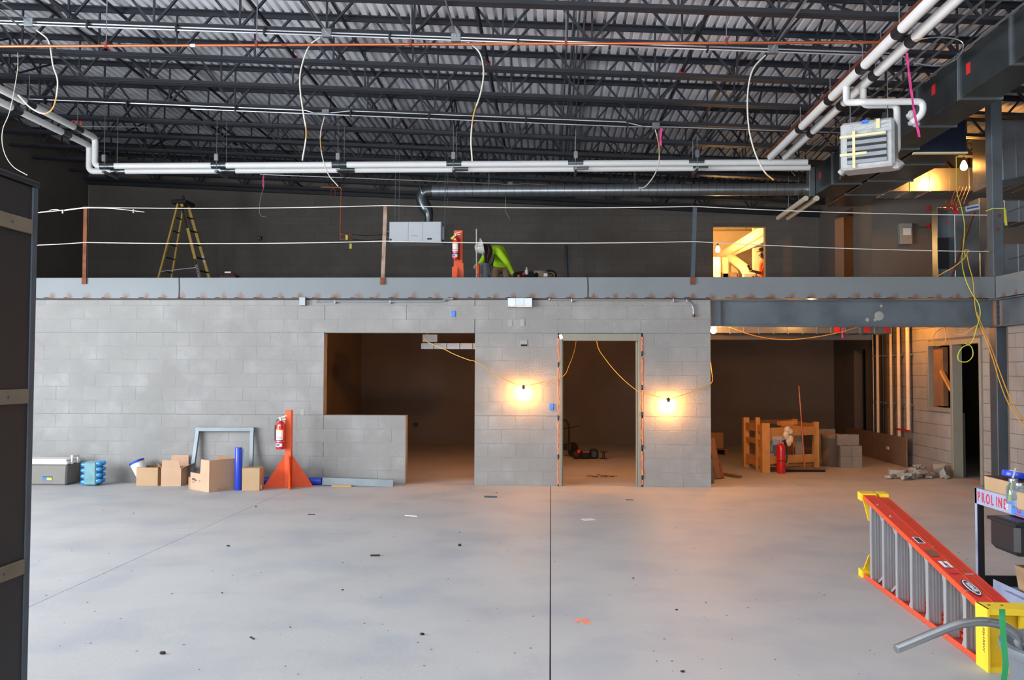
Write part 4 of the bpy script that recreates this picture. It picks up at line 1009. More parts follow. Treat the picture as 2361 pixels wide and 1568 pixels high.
# blue stretch film roll standing
rq = at(549, 1130, Z=0)
rl = thing('film_roll', 'tall blue roll of film standing upright between two boxes', 'roll', rq)
rh_ = at(549, 1032, Y=rq.y).z
MB().lathe([(.048, 0), (.050, .004), (.050, rh_ - .004), (.048, rh_), (.030, rh_), (.028, rh_ - .05)], rq, 24).build('roll', 'blue_plastic', rl)
MB().prism([rq + V((.048, .01, .30)), rq + V((.075, .015, .42)), rq + V((.072, .015, .58)), rq + V((.05, .01, rh_ - .02))], (0, .003, 0)).build('loose_film', 'blue_pale', rl)
# galvanised frame leaning on the wall
fg = thing('leaning_door_frame', 'galvanised sheet metal frame leaning against the block wall behind the boxes', 'frame', at(520, 1100, Y=12.9))
yT, yB = W - .03, W - .15
TL, TR = at(457, 985, Y=yT - .02), at(585, 985, Y=yT - .02); BLp, BRp = at(451, 1105, Z=0), at(590, 1105, Z=0)
BLp = V((TL.x - .06, yB, 0)); BRp = V((TR.x + .0, yB, 0))
MB().bar(TL + V((0, 0, -.02)), BLp, .05, .05, (0, 1, 0)).build('side_channel', 'galv_track', fg); MB().bar(TR + V((-.02, 0, -.02)), BRp, .05, .05, (0, 1, 0)).build('side_channel', 'galv_track', fg)
MB().bar(TL + V((-.03, 0, -.03)), TR + V((.01, 0, -.03)), .06, .055).build('head_channel', 'galv_track', fg)
# blue tubes and track lying along the wall
for (p0, p1, lab) in (((600, 1107), (731, 1107), 'long blue tube lying along the wall behind the orange stand'), ((713, 1107), (742, 1108), 'short blue tube stub at the end of the long blue tube')):
    yy = 12.93; a, b = at(p0[0], p0[1], Y=yy), at(p1[0], p1[1], Y=yy)
    if p0[0] == 600: b = at(708, 1107, Y=yy)
    tag(MB().lathe([(.046, 0), (.052, .002), (.052, b.x - a.x), (.044, b.x - a.x), (.042, .01)], (a.x, yy, .056), 20, (1, 0, 0)).build('blue_tube', 'blue_plastic'), lab, 'tube')
a, b = at(743, 1110, Y=12.86), at(908, 1112, Y=12.86)
tk = thing('metal_track', 'length of galvanised sheet metal track on floor along the low wall', 'track', ((a.x + b.x) / 2, 12.86, 0))
MB().bar((a.x, 12.86, .065), (b.x, 12.80, .05), .006, .10).build('web', 'galv_track', tk); MB().bar((a.x, 12.895, .115), (b.x, 12.835, .10), .07, .006).build('leg', 'galv_track', tk); MB().bar((a.x, 12.895, .012), (b.x, 12.835, .004), .07, .006).build('leg', 'galv_track', tk)
q = at(787, 1122, Z=0); tag(MB().box(q.x - .14, q.x + .15, q.y - .02, q.y + .03, 0, .018, .002).build('wood_scrap', 'pine'), 'short pale wood offcut on floor in front of the metal track', 'wood scrap')

# ================================================================== INSIDE THE ROOMS BELOW
q0, q1 = at(970, 805, Y=16.0), at(1120, 791, Y=16.0)
rd = thing('room_duct', 'small galvanised duct under the ceiling behind the window opening', 'duct', (q0.x, 16, q0.z))
n_ = 5
for k in range(n_):
    a, b = q0.x + (q1.x - q0.x) * k / n_, q0.x + (q1.x - q0.x) * (k + 1) / n_; MB().box(a + .003, b - .003, 16.0, 16.25, q0.z, q1.z, .004).build('duct_section', 'galv', rd)
a, b = at(977, 790, Y=16.2), at(1011, 772, Y=16.2); MB().box(a.x, b.x, 16.02, 16.3, a.z, b.z, .004).build('collar_box', 'galv', rd)
for xx in (q0.x + .1, q1.x - .2): MB().tube([(xx, 16.12, q1.z), (xx, 16.12, 2.77)], .005, 6).build('hanger_rod', 'galv', rd)
q = at(959, 979, Y=20.6); tag(MB().box(q.x - .05, q.x + .05, 20.56, 20.6, q.z - .04, q.z + .04, .004).build('outlet_box', 'black_plastic'), 'dark outlet box on the rear wall of the room behind the window opening', 'box')
# door room: wheeled stand, reel, tools, spool, wire scraps
ry = 17.6
def ar(px, py, y=ry): return at(px, py, Y=y)
ht_ = thing('hand_truck', 'dark hand truck with curved handle and wheel inside the doorway room', 'hand truck', V((ar(1310, 1050).x, ry, 0)))
MB().tube(smooth([ar(1297, 971), ar(1304, 969), ar(1310, 978), ar(1312, 995), ar(1311, 1020), ar(1303, 1030)], 5), .018, 8).build('handle', 'black_matte', ht_)
MB().tube([ar(1296, 989), ar(1318, 986), ar(1335, 982)], .010, 6).build('crossbar', 'black_matte', ht_)
wq = ar(1321, 1036)
MB().lathe([(.05, -.03), (.13, -.03), (.14, -.02), (.14, .02), (.13, .03), (.05, .03)], wq, 20, (.75, -.66, 0)).build('wheel', 'black_plastic', ht_)
MB().box(ar(1296, 1030).x, ar(1308, 1030).x, ry, ry + .2, ar(1300, 1038).z, ar(1300, 1025).z, .01).build('axle_box', 'black_matte', ht_)
MB().bar(ar(1316, 1059), ar(1345, 1057), .02, .02).build('foot_bar', 'black_matte', ht_)
ry = 17.2
tp = thing('tool_bag', 'dark heap of tools and bag on the doorway room floor', 'tool bag', V((ar(1350, 1056, 17.2).x, 17.2, 0)))
gx = ar(1340, 1050, 17.2).x
MB().box(gx - .02, gx + .16, 17.1, 17.3, 0, .15, .03).build('bag', 'black_matte', tp); MB().box(gx + .16, gx + .33, 17.12, 17.35, 0, .19, .04).build('bag', 'black_plastic', tp)
MB().ball((gx - .09, 17.15, .08), .085).build('reel', 'hair', tp); MB().ball((gx - .05, 17.06, .15), .04).build('motor_cap', 'label_red', tp)
MB().box(gx + .03, gx + .15, 17.095, 17.1, .135, .145).build('painted_lit_edge', 'copper', tp)  # copper coloured strip paints the light along the bag edge
q = ar(1392, 1057, 17.2)
sp = thing('wire_spool', 'small black wire spool standing on the doorway room floor', 'spool', V((q.x, 17.2, 0)))
MB().lathe([(.025, 0), (.025, .125)], (q.x, 17.2, .006), 12).build('core', 'black_plastic', sp)
for z in (0, .131): MB().lathe([(.075, 0), (.075, .006)], (q.x, 17.2, z), 16).build('flange', 'hair', sp)
m = MB()
for k in range(26):
    px = random.uniform(1360, 1425); p = at(px, random.uniform(1096, 1101), Z=.012); a = random.uniform(0, 6.28); l = random.uniform(.03, .09)
    m.tube([p, p + V((math.cos(a) * l * .5, math.sin(a) * l * .5, .012)), p + V((math.cos(a) * l, math.sin(a) * l, .002))], .004, 4)
tag(stuff(m.build('wire_scraps', 'black_plastic')), 'scattered dark wire clippings on floor just inside the doorway', 'wire scraps')

# ================================================================== WIDE BAY ON THE RIGHT
# pallet crate of pine posts and rails
A0 = at(1762, 1090, Z=0); A1 = at(1886, 1083, Z=0); A2 = at(1718, 1076, Z=0)
cr_ = thing('pallet_crate', 'open pine pallet crate of posts and rails holding pale machine parts', 'crate', V(((A0.x + A1.x) / 2, (A0.y + A1.y) / 2 + .4, 0)))
ux = (A1 - A0); ux.z = 0; Lx = ux.length; ux.normalize(); uy = (A2 - A0); uy.z = 0; Ly = uy.length; uy.normalize()
def CP(u, v, z): return V((A0.x, A0.y, 0)) + ux * u + uy * v + V((0, 0, z))
def post(u, v, h, w_=.10): MB().bar(CP(u, v, 0), CP(u, v, h), w_, w_ * .8, tuple(uy)).build('post', 'pine', cr_)
hz = at(1765, 976, Y=A0.y).z
post(.03, .02, hz, .13); post(Lx - .04, .02, hz * 1.0, .095); post(.02, Ly, hz * 1.06, .10); post(Lx - .04, Ly, hz * 1.0, .095); post(.0, Ly * .32, hz * 1.10, .07)
def rail(u0, v0, u1, v1, z, h, m='pine'): MB().bar(CP(u0, v0, z), CP(u1, v1, z), .035, h).build('rail', m, cr_)
rail(.08, -.02, Lx - .08, -.02, hz * .82, .14); rail(.08, -.02, Lx - .08, -.02, .21, .13); rail(0, .08, .02, Ly - .05, hz * .88, .12); rail(0, .08, .02, Ly - .05, hz * .60, .08); rail(0, .08, .02, Ly - .05, .16, .16)
rail(.05, Ly, Lx - .05, Ly, hz * .95, .07, 'old_wood'); rail(.05, Ly, Lx - .05, Ly, hz * .6, .10, 'old_wood'); rail(.05, Ly, Lx - .05, Ly, .3, .12, 'old_wood'); rail(Lx - .05, .05, Lx - .05, Ly, hz * .9, .09); rail(Lx - .05, .05, Lx - .05, Ly, .25, .12, 'old_wood')
for u in (.36, Lx - .24): MB().bar(CP(u, .35, .1), CP(u, .35, hz * .8), .14, .02, tuple(uy)).build('inner_board', 'pine_grey', cr_)
for v in (.12, .4, .68): MB().bar(CP(.02, v * Ly, .09), CP(Lx - .05, v * Ly, .09), .12, .02).build('deck_board', 'pine', cr_)
MB().bar(CP(.5, .2, hz * .93), CP(Lx, .15, hz * .83), .09, .05).build('loose_board', 'pine', cr_); MB().bar(CP(.48, .35, hz * .96), CP(Lx * .72, .3, hz * .98), .09, .07).build('loose_board', 'pine', cr_)
pk = thing('machine_parts', 'pale grey machine parts packed inside the pine crate', 'machine parts', CP(.5, .3, .12))
for u, v, z0, z1, w_ in ((.18, .25, .10, .30, .2), (.50, .22, .10, .26, .18), (.42, .3, .42, .62, .2), (.24, .45, .30, .46, .22)): 
    c_ = CP(u, v, 0); MB().box(c_.x - w_ / 2, c_.x + w_ / 2, c_.y - .06, c_.y + .06, z0, z1, .012).build('casting', 'unit_white', pk)
rg = MB(); c_ = CP(.46, -.05, hz * .86)
for k in range(9): rg.ball(c_ + V((random.uniform(-.06, .08), random.uniform(-.01, .02), -.03 * k)), random.uniform(.045, .06), 8, random.uniform(.9, 1.4))
tag(rg.build('rag', 'far_cream'), 'crumpled pale rag hung over the front rail of the pine crate', 'rag')
# broom
bq_ = at(1856, 1088, Z=0)
br = thing('push_broom', 'push broom with orange handle and wide dark head before the crate', 'broom', bq_)
MB().tube([bq_ + V((0, 0, .05)), at(1842, 890, Y=bq_.y + .03)], .014, 8).build('handle', 'copper', br)
b0, b1 = at(1811, 1086, Y=bq_.y), at(1902, 1086, Y=bq_.y)
MB().box(b0.x, b1.x, bq_.y - .035, bq_.y + .035, .035, .075, .006).build('head', 'old_wood', br); MB().box(b0.x + .005, b1.x - .005, bq_.y - .04, bq_.y + .04, 0, .037).build('bristles', 'black_matte', br)
# second extinguisher
eq = at(1801, 1091, Z=0)
ex2 = thing('fire_extinguisher', 'red fire extinguisher standing on floor in front of the pine crate', 'fire extinguisher', eq)
M = Matrix.Translation(eq)
MB().lathe([(.06, 0), (.072, .006), (.074, .02), (.074, .42), (.066, .455), (.04, .48), (.022, .49), (.02, .51)], (0, 0, 0), 22).xf(M).build('cylinder', 'ext_red', ex2)
MB().lathe([(.075, .20), (.075, .212)], (0, 0, 0), 22).xf(M).build('band', 'black_plastic', ex2)
MB().lathe([(.022, .51), (.022, .535), (.012, .54)], (0, 0, 0), 12).xf(M).build('valve', 'chrome', ex2); MB().bar((-.05, 0, .53), (.06, 0, .565), .016, .012).xf(M).build('handle', 'chrome', ex2)
MB().tube(smooth([(.02, 0, .53), (.07, .01, .52), (.10, .02, .45), (.105, .02, .30), (.095, .02, .16)], 4), .011, 8).xf(M).build('hose', 'black_plastic', ex2)
# round trash drum and stacked concrete blocks
dq = at(1916, 1074, Z=0)
dr = thing('fibre_drum', 'round brown fibre drum between crate and stacked blocks', 'drum', dq)
MB().lathe([(.15, 0), (.155, .01), (.17, .52), (.165, .525)], dq, 22).build('body', 'brown_board', dr); MB().lathe([(.175, .50), (.175, .565), (.16, .575)], dq, 22).build('rim', 'rust_light', dr)
def cmu(p, lab, rot=0, w_=.39, h=.19, d=.19, m='block'):
    t = thing('concrete_block_unit', lab, 'concrete block', p, 'spare concrete blocks on floor'); M = Matrix.Translation(p) @ Matrix.Rotation(rot, 4, 'Z')
    MB().box(-w_ / 2, w_ / 2, -d / 2, d / 2, 0, h, .004).xf(M).build('block_body', m, t)
    for s in (-1, 1): MB().box(s * .10 - .06, s * .10 + .06, -.05, .05, h - .0005, h + .0015).xf(M).build('core_hole', 'joint_dark', t)
sq = at(1954, 1077, Z=0)
LB = 'spare grey concrete block stacked on floor right of the fibre drum'
for k in range(2): cmu(sq + V((-.06, .08, k * .192)), LB, R(90), d=.19); cmu(sq + V((.13, .10, k * .192)), LB, R(90))
cmu(sq + V((.0, .06, .384)), LB, R(3))
sq2 = at(1893, 1058, Z=0)
for k in range(3): cmu(sq2 + V((.1, .15, k * .192)), 'spare concrete block in the stack behind the pine crate', R(0))
# wooden boards leaning at the wall end, board on floor, pallet behind
for k, (p0, p1, m_, lab) in enumerate((((1655, 1105), (1641, 1010), 'old_wood', 'brown board leaning against the end of the block wall'), ((1664, 1104), (1643, 1030), 'rust', 'reddish board leaning lower against the end of the block wall'), ((1643, 1115), (1640, 1060), 'steel_blue', 'dark green strip leaning at the foot of the wall end'))):
    a = at(*p0, Z=0); b = at(*p1, Y=a.y + .25); b.x = max(b.x, XE + .03); tag(MB().bar(a + V((0, 0, .01)), b, .09 if k < 2 else .04, .03, (0, 1, 0)).build('leaning_board', m_), lab, 'board')
a, b = at(1664, 1094, Z=.01), at(1706, 1101, Z=.01); tag(MB().bar(a + V((0, 0, .012)), b + V((0, 0, .012)), .09, .03).build('floor_board', 'old_wood'), 'short brown board lying flat on floor beside the leaning boards', 'board')
pq = at(1668, 1050, Z=0)
pl = thing('pallet', 'dark wooden pallet with boxes in the shade behind the wall end', 'pallet', pq)
px0, px1 = XE + .06, at(1682, 1050, Y=pq.y).x
for k in range(4): MB().box(px0 + .02, px1, pq.y + k * .22, pq.y + k * .22 + .12, .11, .13).build('deck_board', 'old_wood', pl)
for xx in (px0 + .06, (px0 + px1) / 2, px1 - .06): MB().box(xx - .03, xx + .03, pq.y, pq.y + .8, 0, .11).build('stringer', 'old_wood', pl)
tag(MB().box(px0 + .03, px1 - .1, pq.y + .1, pq.y + .6, .131, .45, .006).build('pallet_carton', 'cardboard_in'), 'brown carton sitting on the shaded pallet', 'box')
# rubble heap of broken block with orange marks
rb = 'broken grey chunk of concrete block in the rubble heap near the right door'
rr_ = random.Random(5)
for k in range(46):
    px = rr_.gauss(2118, 24); py = rr_.uniform(1092, 1108)
    if k < 4: px, py = [(2066, 1098), (2168, 1100), (2182, 1103), (2080, 1104)][k]
    p = at(px, py, Z=0); s_ = rr_.uniform(.03, .075) if k >= 4 else (.11, .09, .08, .09)[k]
    mb = MB().box(-s_, s_, -s_ * rr_.uniform(.5, .9), s_ * rr_.uniform(.5, .9), -s_ * rr_.uniform(.2, .45), s_ * rr_.uniform(.2, .5) if k not in (1, 2) else s_ * 1.3)
    for v in mb.v: v += V((rr_.uniform(-1, 1), rr_.uniform(-1, 1), rr_.uniform(-1, 1))) * s_ * .25
    mb.xf(Matrix.Rotation(rr_.uniform(0, 3.1), 4, 'Z') @ Matrix.Rotation(rr_.uniform(-.5, .5), 4, 'X'))
    lo = min(v.z for v in mb.v); lift = max(0, .10 - abs(px - 2118) * .0025) * rr_.random() if k >= 4 else 0
    mb.xf(Matrix.Translation((p.x, p.y, -lo + lift)))
    tag(mb.build('rubble_chunk', 'rubble'), rb, 'rubble', 'rubble heap near the right door')
def mark(pts, wd, lab, m='orange_tape'):
    P = [at(px, py, Z=.0015) for px, py in pts]; b = MB()
    for a, c_ in zip(P[:-1], P[1:]): b.bar(a, c_, wd, .002)
    return tag(b.build('paint_mark', m), lab, 'paint mark')
mark([(2207, 1138), (2234, 1142)], .02, 'short orange paint line on floor left of the parts cart')
mark([(2229, 1104), (2255, 1108)], .025, 'orange paint dash on floor beyond the cart with cardboard box')
mark([(2243, 1110), (2252, 1110)], .03, 'small orange paint dab on floor below the dash near the cart')
mark([(2118, 1081), (2150, 1088)], .03, 'orange paint line along the wall foot behind the rubble')
mark([(2150, 1090), (2190, 1096)], .03, 'orange paint dashes along wall foot right of the rubble')
m = MB()
for k in range(16):
    p = at(random.gauss(1347, 9), random.gauss(1432, 3), Z=.001); m.lathe([(random.uniform(.008, .022), 0), (.004, .0012)], p, 7)
tag(m.build('paint_mark', 'foam_orange'), 'faint orange paint splash on the open concrete floor', 'paint mark')
# low board in front of the wall pipes
p0, p1 = at(1985, 1045, Z=0), at(2110, 1077, Z=0)
zt0 = .38
kb = thing('leaning_sheet', 'long low brown panel standing along the right wall under the pipes', 'board', V(((p0.x + p1.x) / 2, (p0.y + p1.y) / 2, 0)))
MB().box(XR - .16, XR - .13, 16.1, 19.3, 0, .52, .004).build('board', 'brown_board', kb); q = at(2047, 1033, X=XR - .165); MB().box(XR - .175, XR - .1605, q.y - .05, q.y + .05, q.z - .03, q.z + .03).build('paper_scrap', 'label_white', kb)
# vertical pipes on the right wall
for k, (px, r_, ptop, pbot, m_, lab) in enumerate(((2015, .012, 770, 1010, 'conduit', 'thin bright conduit dropping down the right wall'), (2025, .028, 770, 1000, 'far_cream', 'pale vertical pipe at the far end of the row on the right wall'), (2038, .022, 770, 1010, 'black_plastic', 'black vertical pipe between pale pipes on the right wall'),
        (2056, .026, 757, 1017, 'far_cream', 'pale vertical pipe reaching down to the brown panel'), (2074, .030, 757, 1019, 'far_cream', 'pale vertical pipe with red clamp beside its neighbour'), (2095, .034, 757, 994, 'far_cream', 'thickest pale vertical pipe of the row ending at a red clamp'))):
    xw = XR - .10; a = at(px, ptop, X=xw); b = at(px, pbot, X=xw); t = thing('wall_pipe', lab, 'pipe', b)
    MB().tube([(xw, b.y, b.z), (xw, b.y, 2.76)], r_, 10).build('pipe_run', m_, t)
    for z in (2.0, 1.1): MB().box(xw - .01, XR, b.y - .02, b.y + .02, z - .015, z + .015).build('clip', 'galv', t)
    if px in (2025, 2095): MB().bar((xw - .03, b.y - .10, b.z + .01), (xw - .03, b.y + .45, b.z + .01), .03, .03).build('clamp', 'ext_red', t)
# gold lit duct under the mezzanine of the wide bay
q0, q1 = at(1650, 768, Y=14.6), at(2052, 750, Y=14.6)
gd = thing('bay_duct', 'galvanised duct with red stickers under the ceiling of the wide bay', 'duct', (q0.x, 14.6, q0.z))
k_ = 12
for k in range(k_):
    a, b = q0.x + (q1.x - q0.x) * k / k_, q0.x + (q1.x - q0.x) * (k + 1) / k_; MB().box(a + .004, b - .004, 14.6, 15.1, q0.z, 2.74, .004).build('duct_section', 'galv', gd)
    MB().box(b - .012, b + .012, 14.585, 15.11, q0.z - .01, 2.74).build('flange', 'galv', gd)
for px in (1930, 2000, 2047): q = at(px, 760, Y=14.59); MB().box(q.x - .05, q.x + .04, 14.586, 14.594, q.z - .04, q.z + .05).build('sticker', 'label_red', gd)
a, b = at(1640, 783, Y=15.3), at(2010, 770, Y=15.3); tag(MB().box(XE + .02, b.x, 15.3, 15.5, a.z, 2.755).build('bay_girder', 'primer_dark'), 'dark steel girder behind the gold lit duct of the wide bay', 'beam')
ribbon([(1943, 756), (1942, 768), (1943, 780)], 14.58, .03, 'pink_tape', 'pink ribbon hanging from the duct in the wide bay')
# light string above the right door
s6 = thing('light_string', 'bare bulb under the ceiling near the right door', 'work light', (5.9, 14.6, 2.6))
string_lamp(s6, (5.75, 15.5, 2.70), m='bulb_small')
# extension cords hanging at the column
ycd = 12.9
ec = thing('extension_cord', 'long yellow extension cord looping down past the mezzanine corner to the cart', 'cord', at(2250, 760, Y=ycd))
def ac(l): return smooth([at(px, py, Y=y) for px, py, y in l], 5)
MB().tube(ac([(2204, 300, 13.9), (2205, 380, 13.9), (2206, 440, 13.8), (2217, 480, 13.6), (2224, 520, 13.5), (2222, 560, 13.4), (2218, 600, 13.2), (2225, 640, 12.98), (2240, 675, 12.95), (2256, 700, 12.95), (2260, 725, 12.95), (2252, 755, 12.9), (2240, 790, 12.9), (2220, 800, 12.9), (2209, 818, 12.9), (2212, 832, 12.9), (2230, 834, 12.9), (2243, 820, 12.9), (2240, 800, 12.9), (2225, 792, 12.9)]), .007, 6).build('cord', 'cord_lime', ec)
MB().tube(ac([(2229, 585, 13.1), (2235, 615, 13.0), (2243, 645, 12.98), (2246, 680, 12.95), (2250, 715, 12.95), (2258, 745, 12.93), (2272, 780, 12.9), (2290, 830, 12.8), (2305, 880, 12.6), (2325, 930, 12.3), (2361, 985, 11.8), (2400, 1040, 11.2)]), .007, 6).build('cord', 'cord_yellow', ec)
MB().tube(ac([(2252, 720, 12.95), (2262, 745, 12.93), (2285, 800, 12.9), (2310, 870, 12.6), (2335, 930, 12.3), (2375, 990, 11.8)]), .007, 6).build('cord', 'cord_yellow', ec)
MB().tube(ac([(2252, 750, 12.9), (2215, 772, 13.2), (2180, 757, 13.6), (2160, 765, 13.6), (2149, 785, 13.6), (2160, 798, 13.6), (2178, 790, 13.6), (2180, 765, 13.6), (2172, 745, 13.8)]), .006, 6).build('cord', 'cord_yellow', ec)
MB().tube(ac([(2150, 645, 13.4), (2170, 632, 13.2), (2200, 615, 13.1), (2222, 597, 13.08), (2229, 585, 13.08), (2235, 578, 13.08), (2224, 577, 13.08), (2226, 592, 13.08)]), .007, 6).build('cord', 'cord_yellow', ec)

# ================================================================== ON THE MEZZANINE
# guard posts and wire ropes
GY = W - .045
def gpost(x_top, x_bot, ytop, ybot, m, lab):
    a, b = at(x_bot, ybot, Y=GY), at(x_top, ytop, Y=GY); t = thing('guard_post', lab, 'post', a)
    MB().bar(a, b, .055, .008, (0, 1, 0)).bar(a + V((-.025, .025, 0)), b + V((-.025, .025, 0)), .008, .055, (0, 1, 0)).build('angle_iron', m, t)
    MB().bar(a + V((0, -.006, .0)), a + V((0, -.006, .10)), .07, .012, (0, 1, 0)).build('weld_foot', 'rust', t)
gpost(197, 194, 477, 655, 'rust', 'rust brown angle iron guard post near the yellow stepladder')
gpost(889, 882, 474, 656, 'rust_light', 'pale rust stained guard post leaning beside the ventilation unit')
gpost(1603, 1597, 475, 656, 'steel_blue', 'dark steel guard post left of the lit opening in the back wall')
def rope(pts, lab, y=GY, m='rope_wire'):
    P = []
    for (x0, y0), (x1, y1) in zip(pts[:-1], pts[1:]):
        for k in range(8):
            t = k / 8; P.append(at(x0 + (x1 - x0) * t, y0 + (y1 - y0) * t + 4 * t * (1 - t) * abs(x1 - x0) * .006, Y=y))
    P.append(at(*pts[-1], Y=y)); return tag(MB().tube(P, .0065, 6).build('wire_rope', m), lab, 'rope')
rope([(30, 497), (92, 490), (196, 478), (889, 474), (1602, 476), (2276, 496)], 'upper white guard rope strung between the angle iron posts')
rope([(30, 570), (92, 565), (196, 559), (887, 556), (1600, 557), (2280, 580)], 'lower white guard rope strung between the angle iron posts')
t = thing('rope_splice', 'doubled rope end with clamps beside the rusty guard post', 'rope', at(196, 478, Y=GY))
MB().tube(smooth([at(92, 489, Y=GY - .02), at(112, 487, Y=GY - .02), at(118, 484, Y=GY - .02), at(132, 483, Y=GY - .02), at(145, 486, Y=GY - .02), at(196, 480, Y=GY - .02), at(260, 481, Y=GY - .02), at(333, 489, Y=GY - .02)], 4), .0055, 6).build('rope_tail', 'rope_wire', t)
for px, py in ((145, 488), (308, 487)): q = at(px, py, Y=GY - .02); MB().box(q.x - .012, q.x + .012, q.y - .012, q.y + .012, q.z - .03, q.z + .03, .003).build('clamp', 'galv', t)
for k, (a, b) in enumerate((((6.56, 13.0, at(2310, 489, Y=13.0).z), (6.6, 4.0, at(2310, 489, Y=13.0).z + .02)), ((6.56, 13.0, at(2310, 598, Y=13.0).z), (6.6, 4.0, at(2310, 598, Y=13.0).z)))):
    tag(MB().tube([a, b], .006, 6).build('wire_rope', 'weld'), ('upper' if k == 0 else 'lower') + ' dark guard cable running from the corner column along the right platform', 'rope')
q = at(2296, 480, Y=W)
cb = thing('column_strap', 'lime yellow strap tied around the corner column', 'strap', q)
MB().box(6.385, 6.55, W + .024, W + .226, q.z - .007, q.z + .007).build('band', 'cord_lime', cb)
MB().prism([at(2314, 481, Y=W), at(2319, 481, Y=W), at(2323, 520, Y=W), at(2317, 520, Y=W)], (0, .003, 0)).build('tail', 'cord_lime', cb); 
# stepladder
def rl_(p0, p1, y0, y1):
    a = at(*p0, Y=y0); b = at(*p1, Y=y1); d = b - a; return a, a + d * ((ZM - a.z) / d.z)
sl_ = thing('stepladder', 'tall yellow fibreglass stepladder with black top standing on the mezzanine', 'ladder', (at(425, 600, Y=19.2).x, 19.2, ZM))
a0, a1 = rl_((411, 470), (369, 630), 19.05, 18.95); d0, d1 = rl_((424, 476), (398, 630), 19.45, 19.55)
b0, b1 = rl_((419, 470), (459, 632), 19.05, 18.95); c0, c1 = rl_((434, 474), (480, 632), 19.45, 19.55)
for (u, v) in ((a0, a1), (d0, d1)): MB().bar(u, v, .035, .07, (0, 1, 0)).build('rail', 'ladder_yellow', sl_)
for (u, v) in ((b0, b1), (c0, c1)): MB().bar(u, v, .06, .035, (0, 1, 0)).build('rail', 'ladder_yellow', sl_)
tq = (a0 + c0) / 2
MB().box(tq.x - .17, tq.x + .17, 19.0, 19.5, tq.z - .02, tq.z + .07, .02).build('top_cap', 'black_plastic', sl_)
MB().lathe([(.03, 0), (.035, .02), (.02, .09), (.03, .11), (.001, .13)], (tq.x + .02, 19.2, tq.z + .07), 10).build('drill_stub', 'black_plastic', sl_)
for k in range(1, 8):
    t_ = k / 7.7; MB().bar(b0.lerp(b1, t_), c0.lerp(c1, t_), .07, .022).build('step', 'black_plastic', sl_); MB().bar(a0.lerp(a1, t_), d0.lerp(d1, t_), .025, .022).build('back_rung', 'black_plastic', sl_)
for t0_, t1_ in ((.03, .24), (.54, .82)): MB().bar(b0.lerp(b1, t0_) + V((-.0, -.02, 0)), b0.lerp(b1, t1_) + V((0, -.02, 0)), .055, .004, (0, 1, 0)).build('decal', 'black_plastic', sl_)
dr_ = (b0 - b1).normalized(); pm = b0.lerp(b1, .655) + V((0, -.026, 0))
text_mesh('PROLINE', .075, 'label_white', 'decal_lettering', sl_, frameM(pm, dr_, V((-dr_.z, 0, dr_.x)) if True else 0))
pm2 = c0.lerp(c1, .52) + V((0, -.02, 0)); MB().bar(pm2 + (c0 - c1).normalized() * .07, pm2 - (c0 - c1).normalized() * .07, .045, .003, (0, 1, 0)).build('decal', 'label_white', sl_)
MB().bar(a0.lerp(a1, .66), b0.lerp(b1, .62), .012, .012).build('spreader', 'galv', sl_)
# dark cap on a brown case
q = at(528, 641, Y=15.4); q.z = ZM
t = thing('tool_case', 'brown tool case with rounded dark top near the yellow stepladder', 'tool case', q)
MB().box(q.x - .16, q.x + .16, 15.3, 15.5, ZM, at(528, 634, Y=15.4).z, .02).build('case', 'hair', t); MB().ball(at(531, 634, Y=15.4), .085, 14, .8).build('lid', 'rust', t); MB().box(q.x - .05, q.x + .06, 15.315, 15.32, at(528, 629, Y=15.4).z - .012, at(528, 629, Y=15.4).z + .012).build('decal', 'label_white', t)
# second extinguisher stand
q = at(1055, 600, Y=14.75); st2 = thing('extinguisher_stand', 'orange stand on the mezzanine beside the crouching worker', 'stand', (q.x, 14.8, ZM))
zt = at(1055, 531, Y=14.75).z
MB().box(q.x - .065, q.x + .085, 14.75, 14.85, ZM, zt, .004).build('post', 'safety_orange', st2)
MB().prism([(q.x - .09, 14.72, ZM), (q.x + .11, 14.72, ZM), (q.x + .10, 14.72, ZM + .42), (q.x + .03, 14.72, ZM + .45), (q.x - .09, 14.72, ZM + .35)], (0, .02, 0)).build('gusset', 'safety_orange', st2)
MB().prism([(q.x, 14.45, ZM), (q.x, 14.75, ZM), (q.x, 14.75, ZM + .4)], (.018, 0, 0)).build('gusset', 'safety_orange', st2)
e3 = at(1051, 599, Y=14.66); ex3 = thing('fire_extinguisher', 'red fire extinguisher with yellow tag hung on the mezzanine stand', 'fire extinguisher', e3)
extinguisher(ex3, V((e3.x, 14.66, e3.z)), .47, R(0), tag_m='cord_lime')
# measuring rod, grey bucket, orange level
q = at(1099, 645, Y=16.9); tag(MB().tube([V((q.x, 16.9, ZM)), at(1098.5, 528, Y=16.9)], .011, 6).build('measuring_rod', 'label_white'), 'tall thin white measuring rod held upright by the bent worker', 'rod')
q = at(1103, 640, Y=16.4); t = thing('marking_cans', 'orange marking cans stacked beside the measuring rod', 'spray can', (q.x, 16.4, ZM))
for k in range(3): MB().lathe([(.03, 0), (.033, .01), (.033, .17), (.015, .2)], (q.x, 16.4, ZM + k * .21), 12).build('can', 'safety_orange', t)
q = at(1116, 640, Y=16.6); t = thing('bucket', 'dark grey bucket at the bent worker hand on the mezzanine', 'bucket', (q.x, 16.6, ZM))
MB().lathe([(.10, 0), (.115, .01), (.13, .63), (.125, .64), (.11, .62)], (q.x, 16.6, ZM), 18).build('pail', 'barrel_grey', t)
MB().tube([V((q.x + .15, 16.55, ZM + .60)), V((q.x + .18, 16.5, ZM + .72)), V((q.x + .19, 16.5, ZM + .80))], .02, 6).build('handle', 'black_plastic', t); MB().bar((q.x + .06, 16.45, ZM + .63), (q.x + .22, 16.45, ZM + .15), .03, .03).build('strap', 'black_plastic', t)
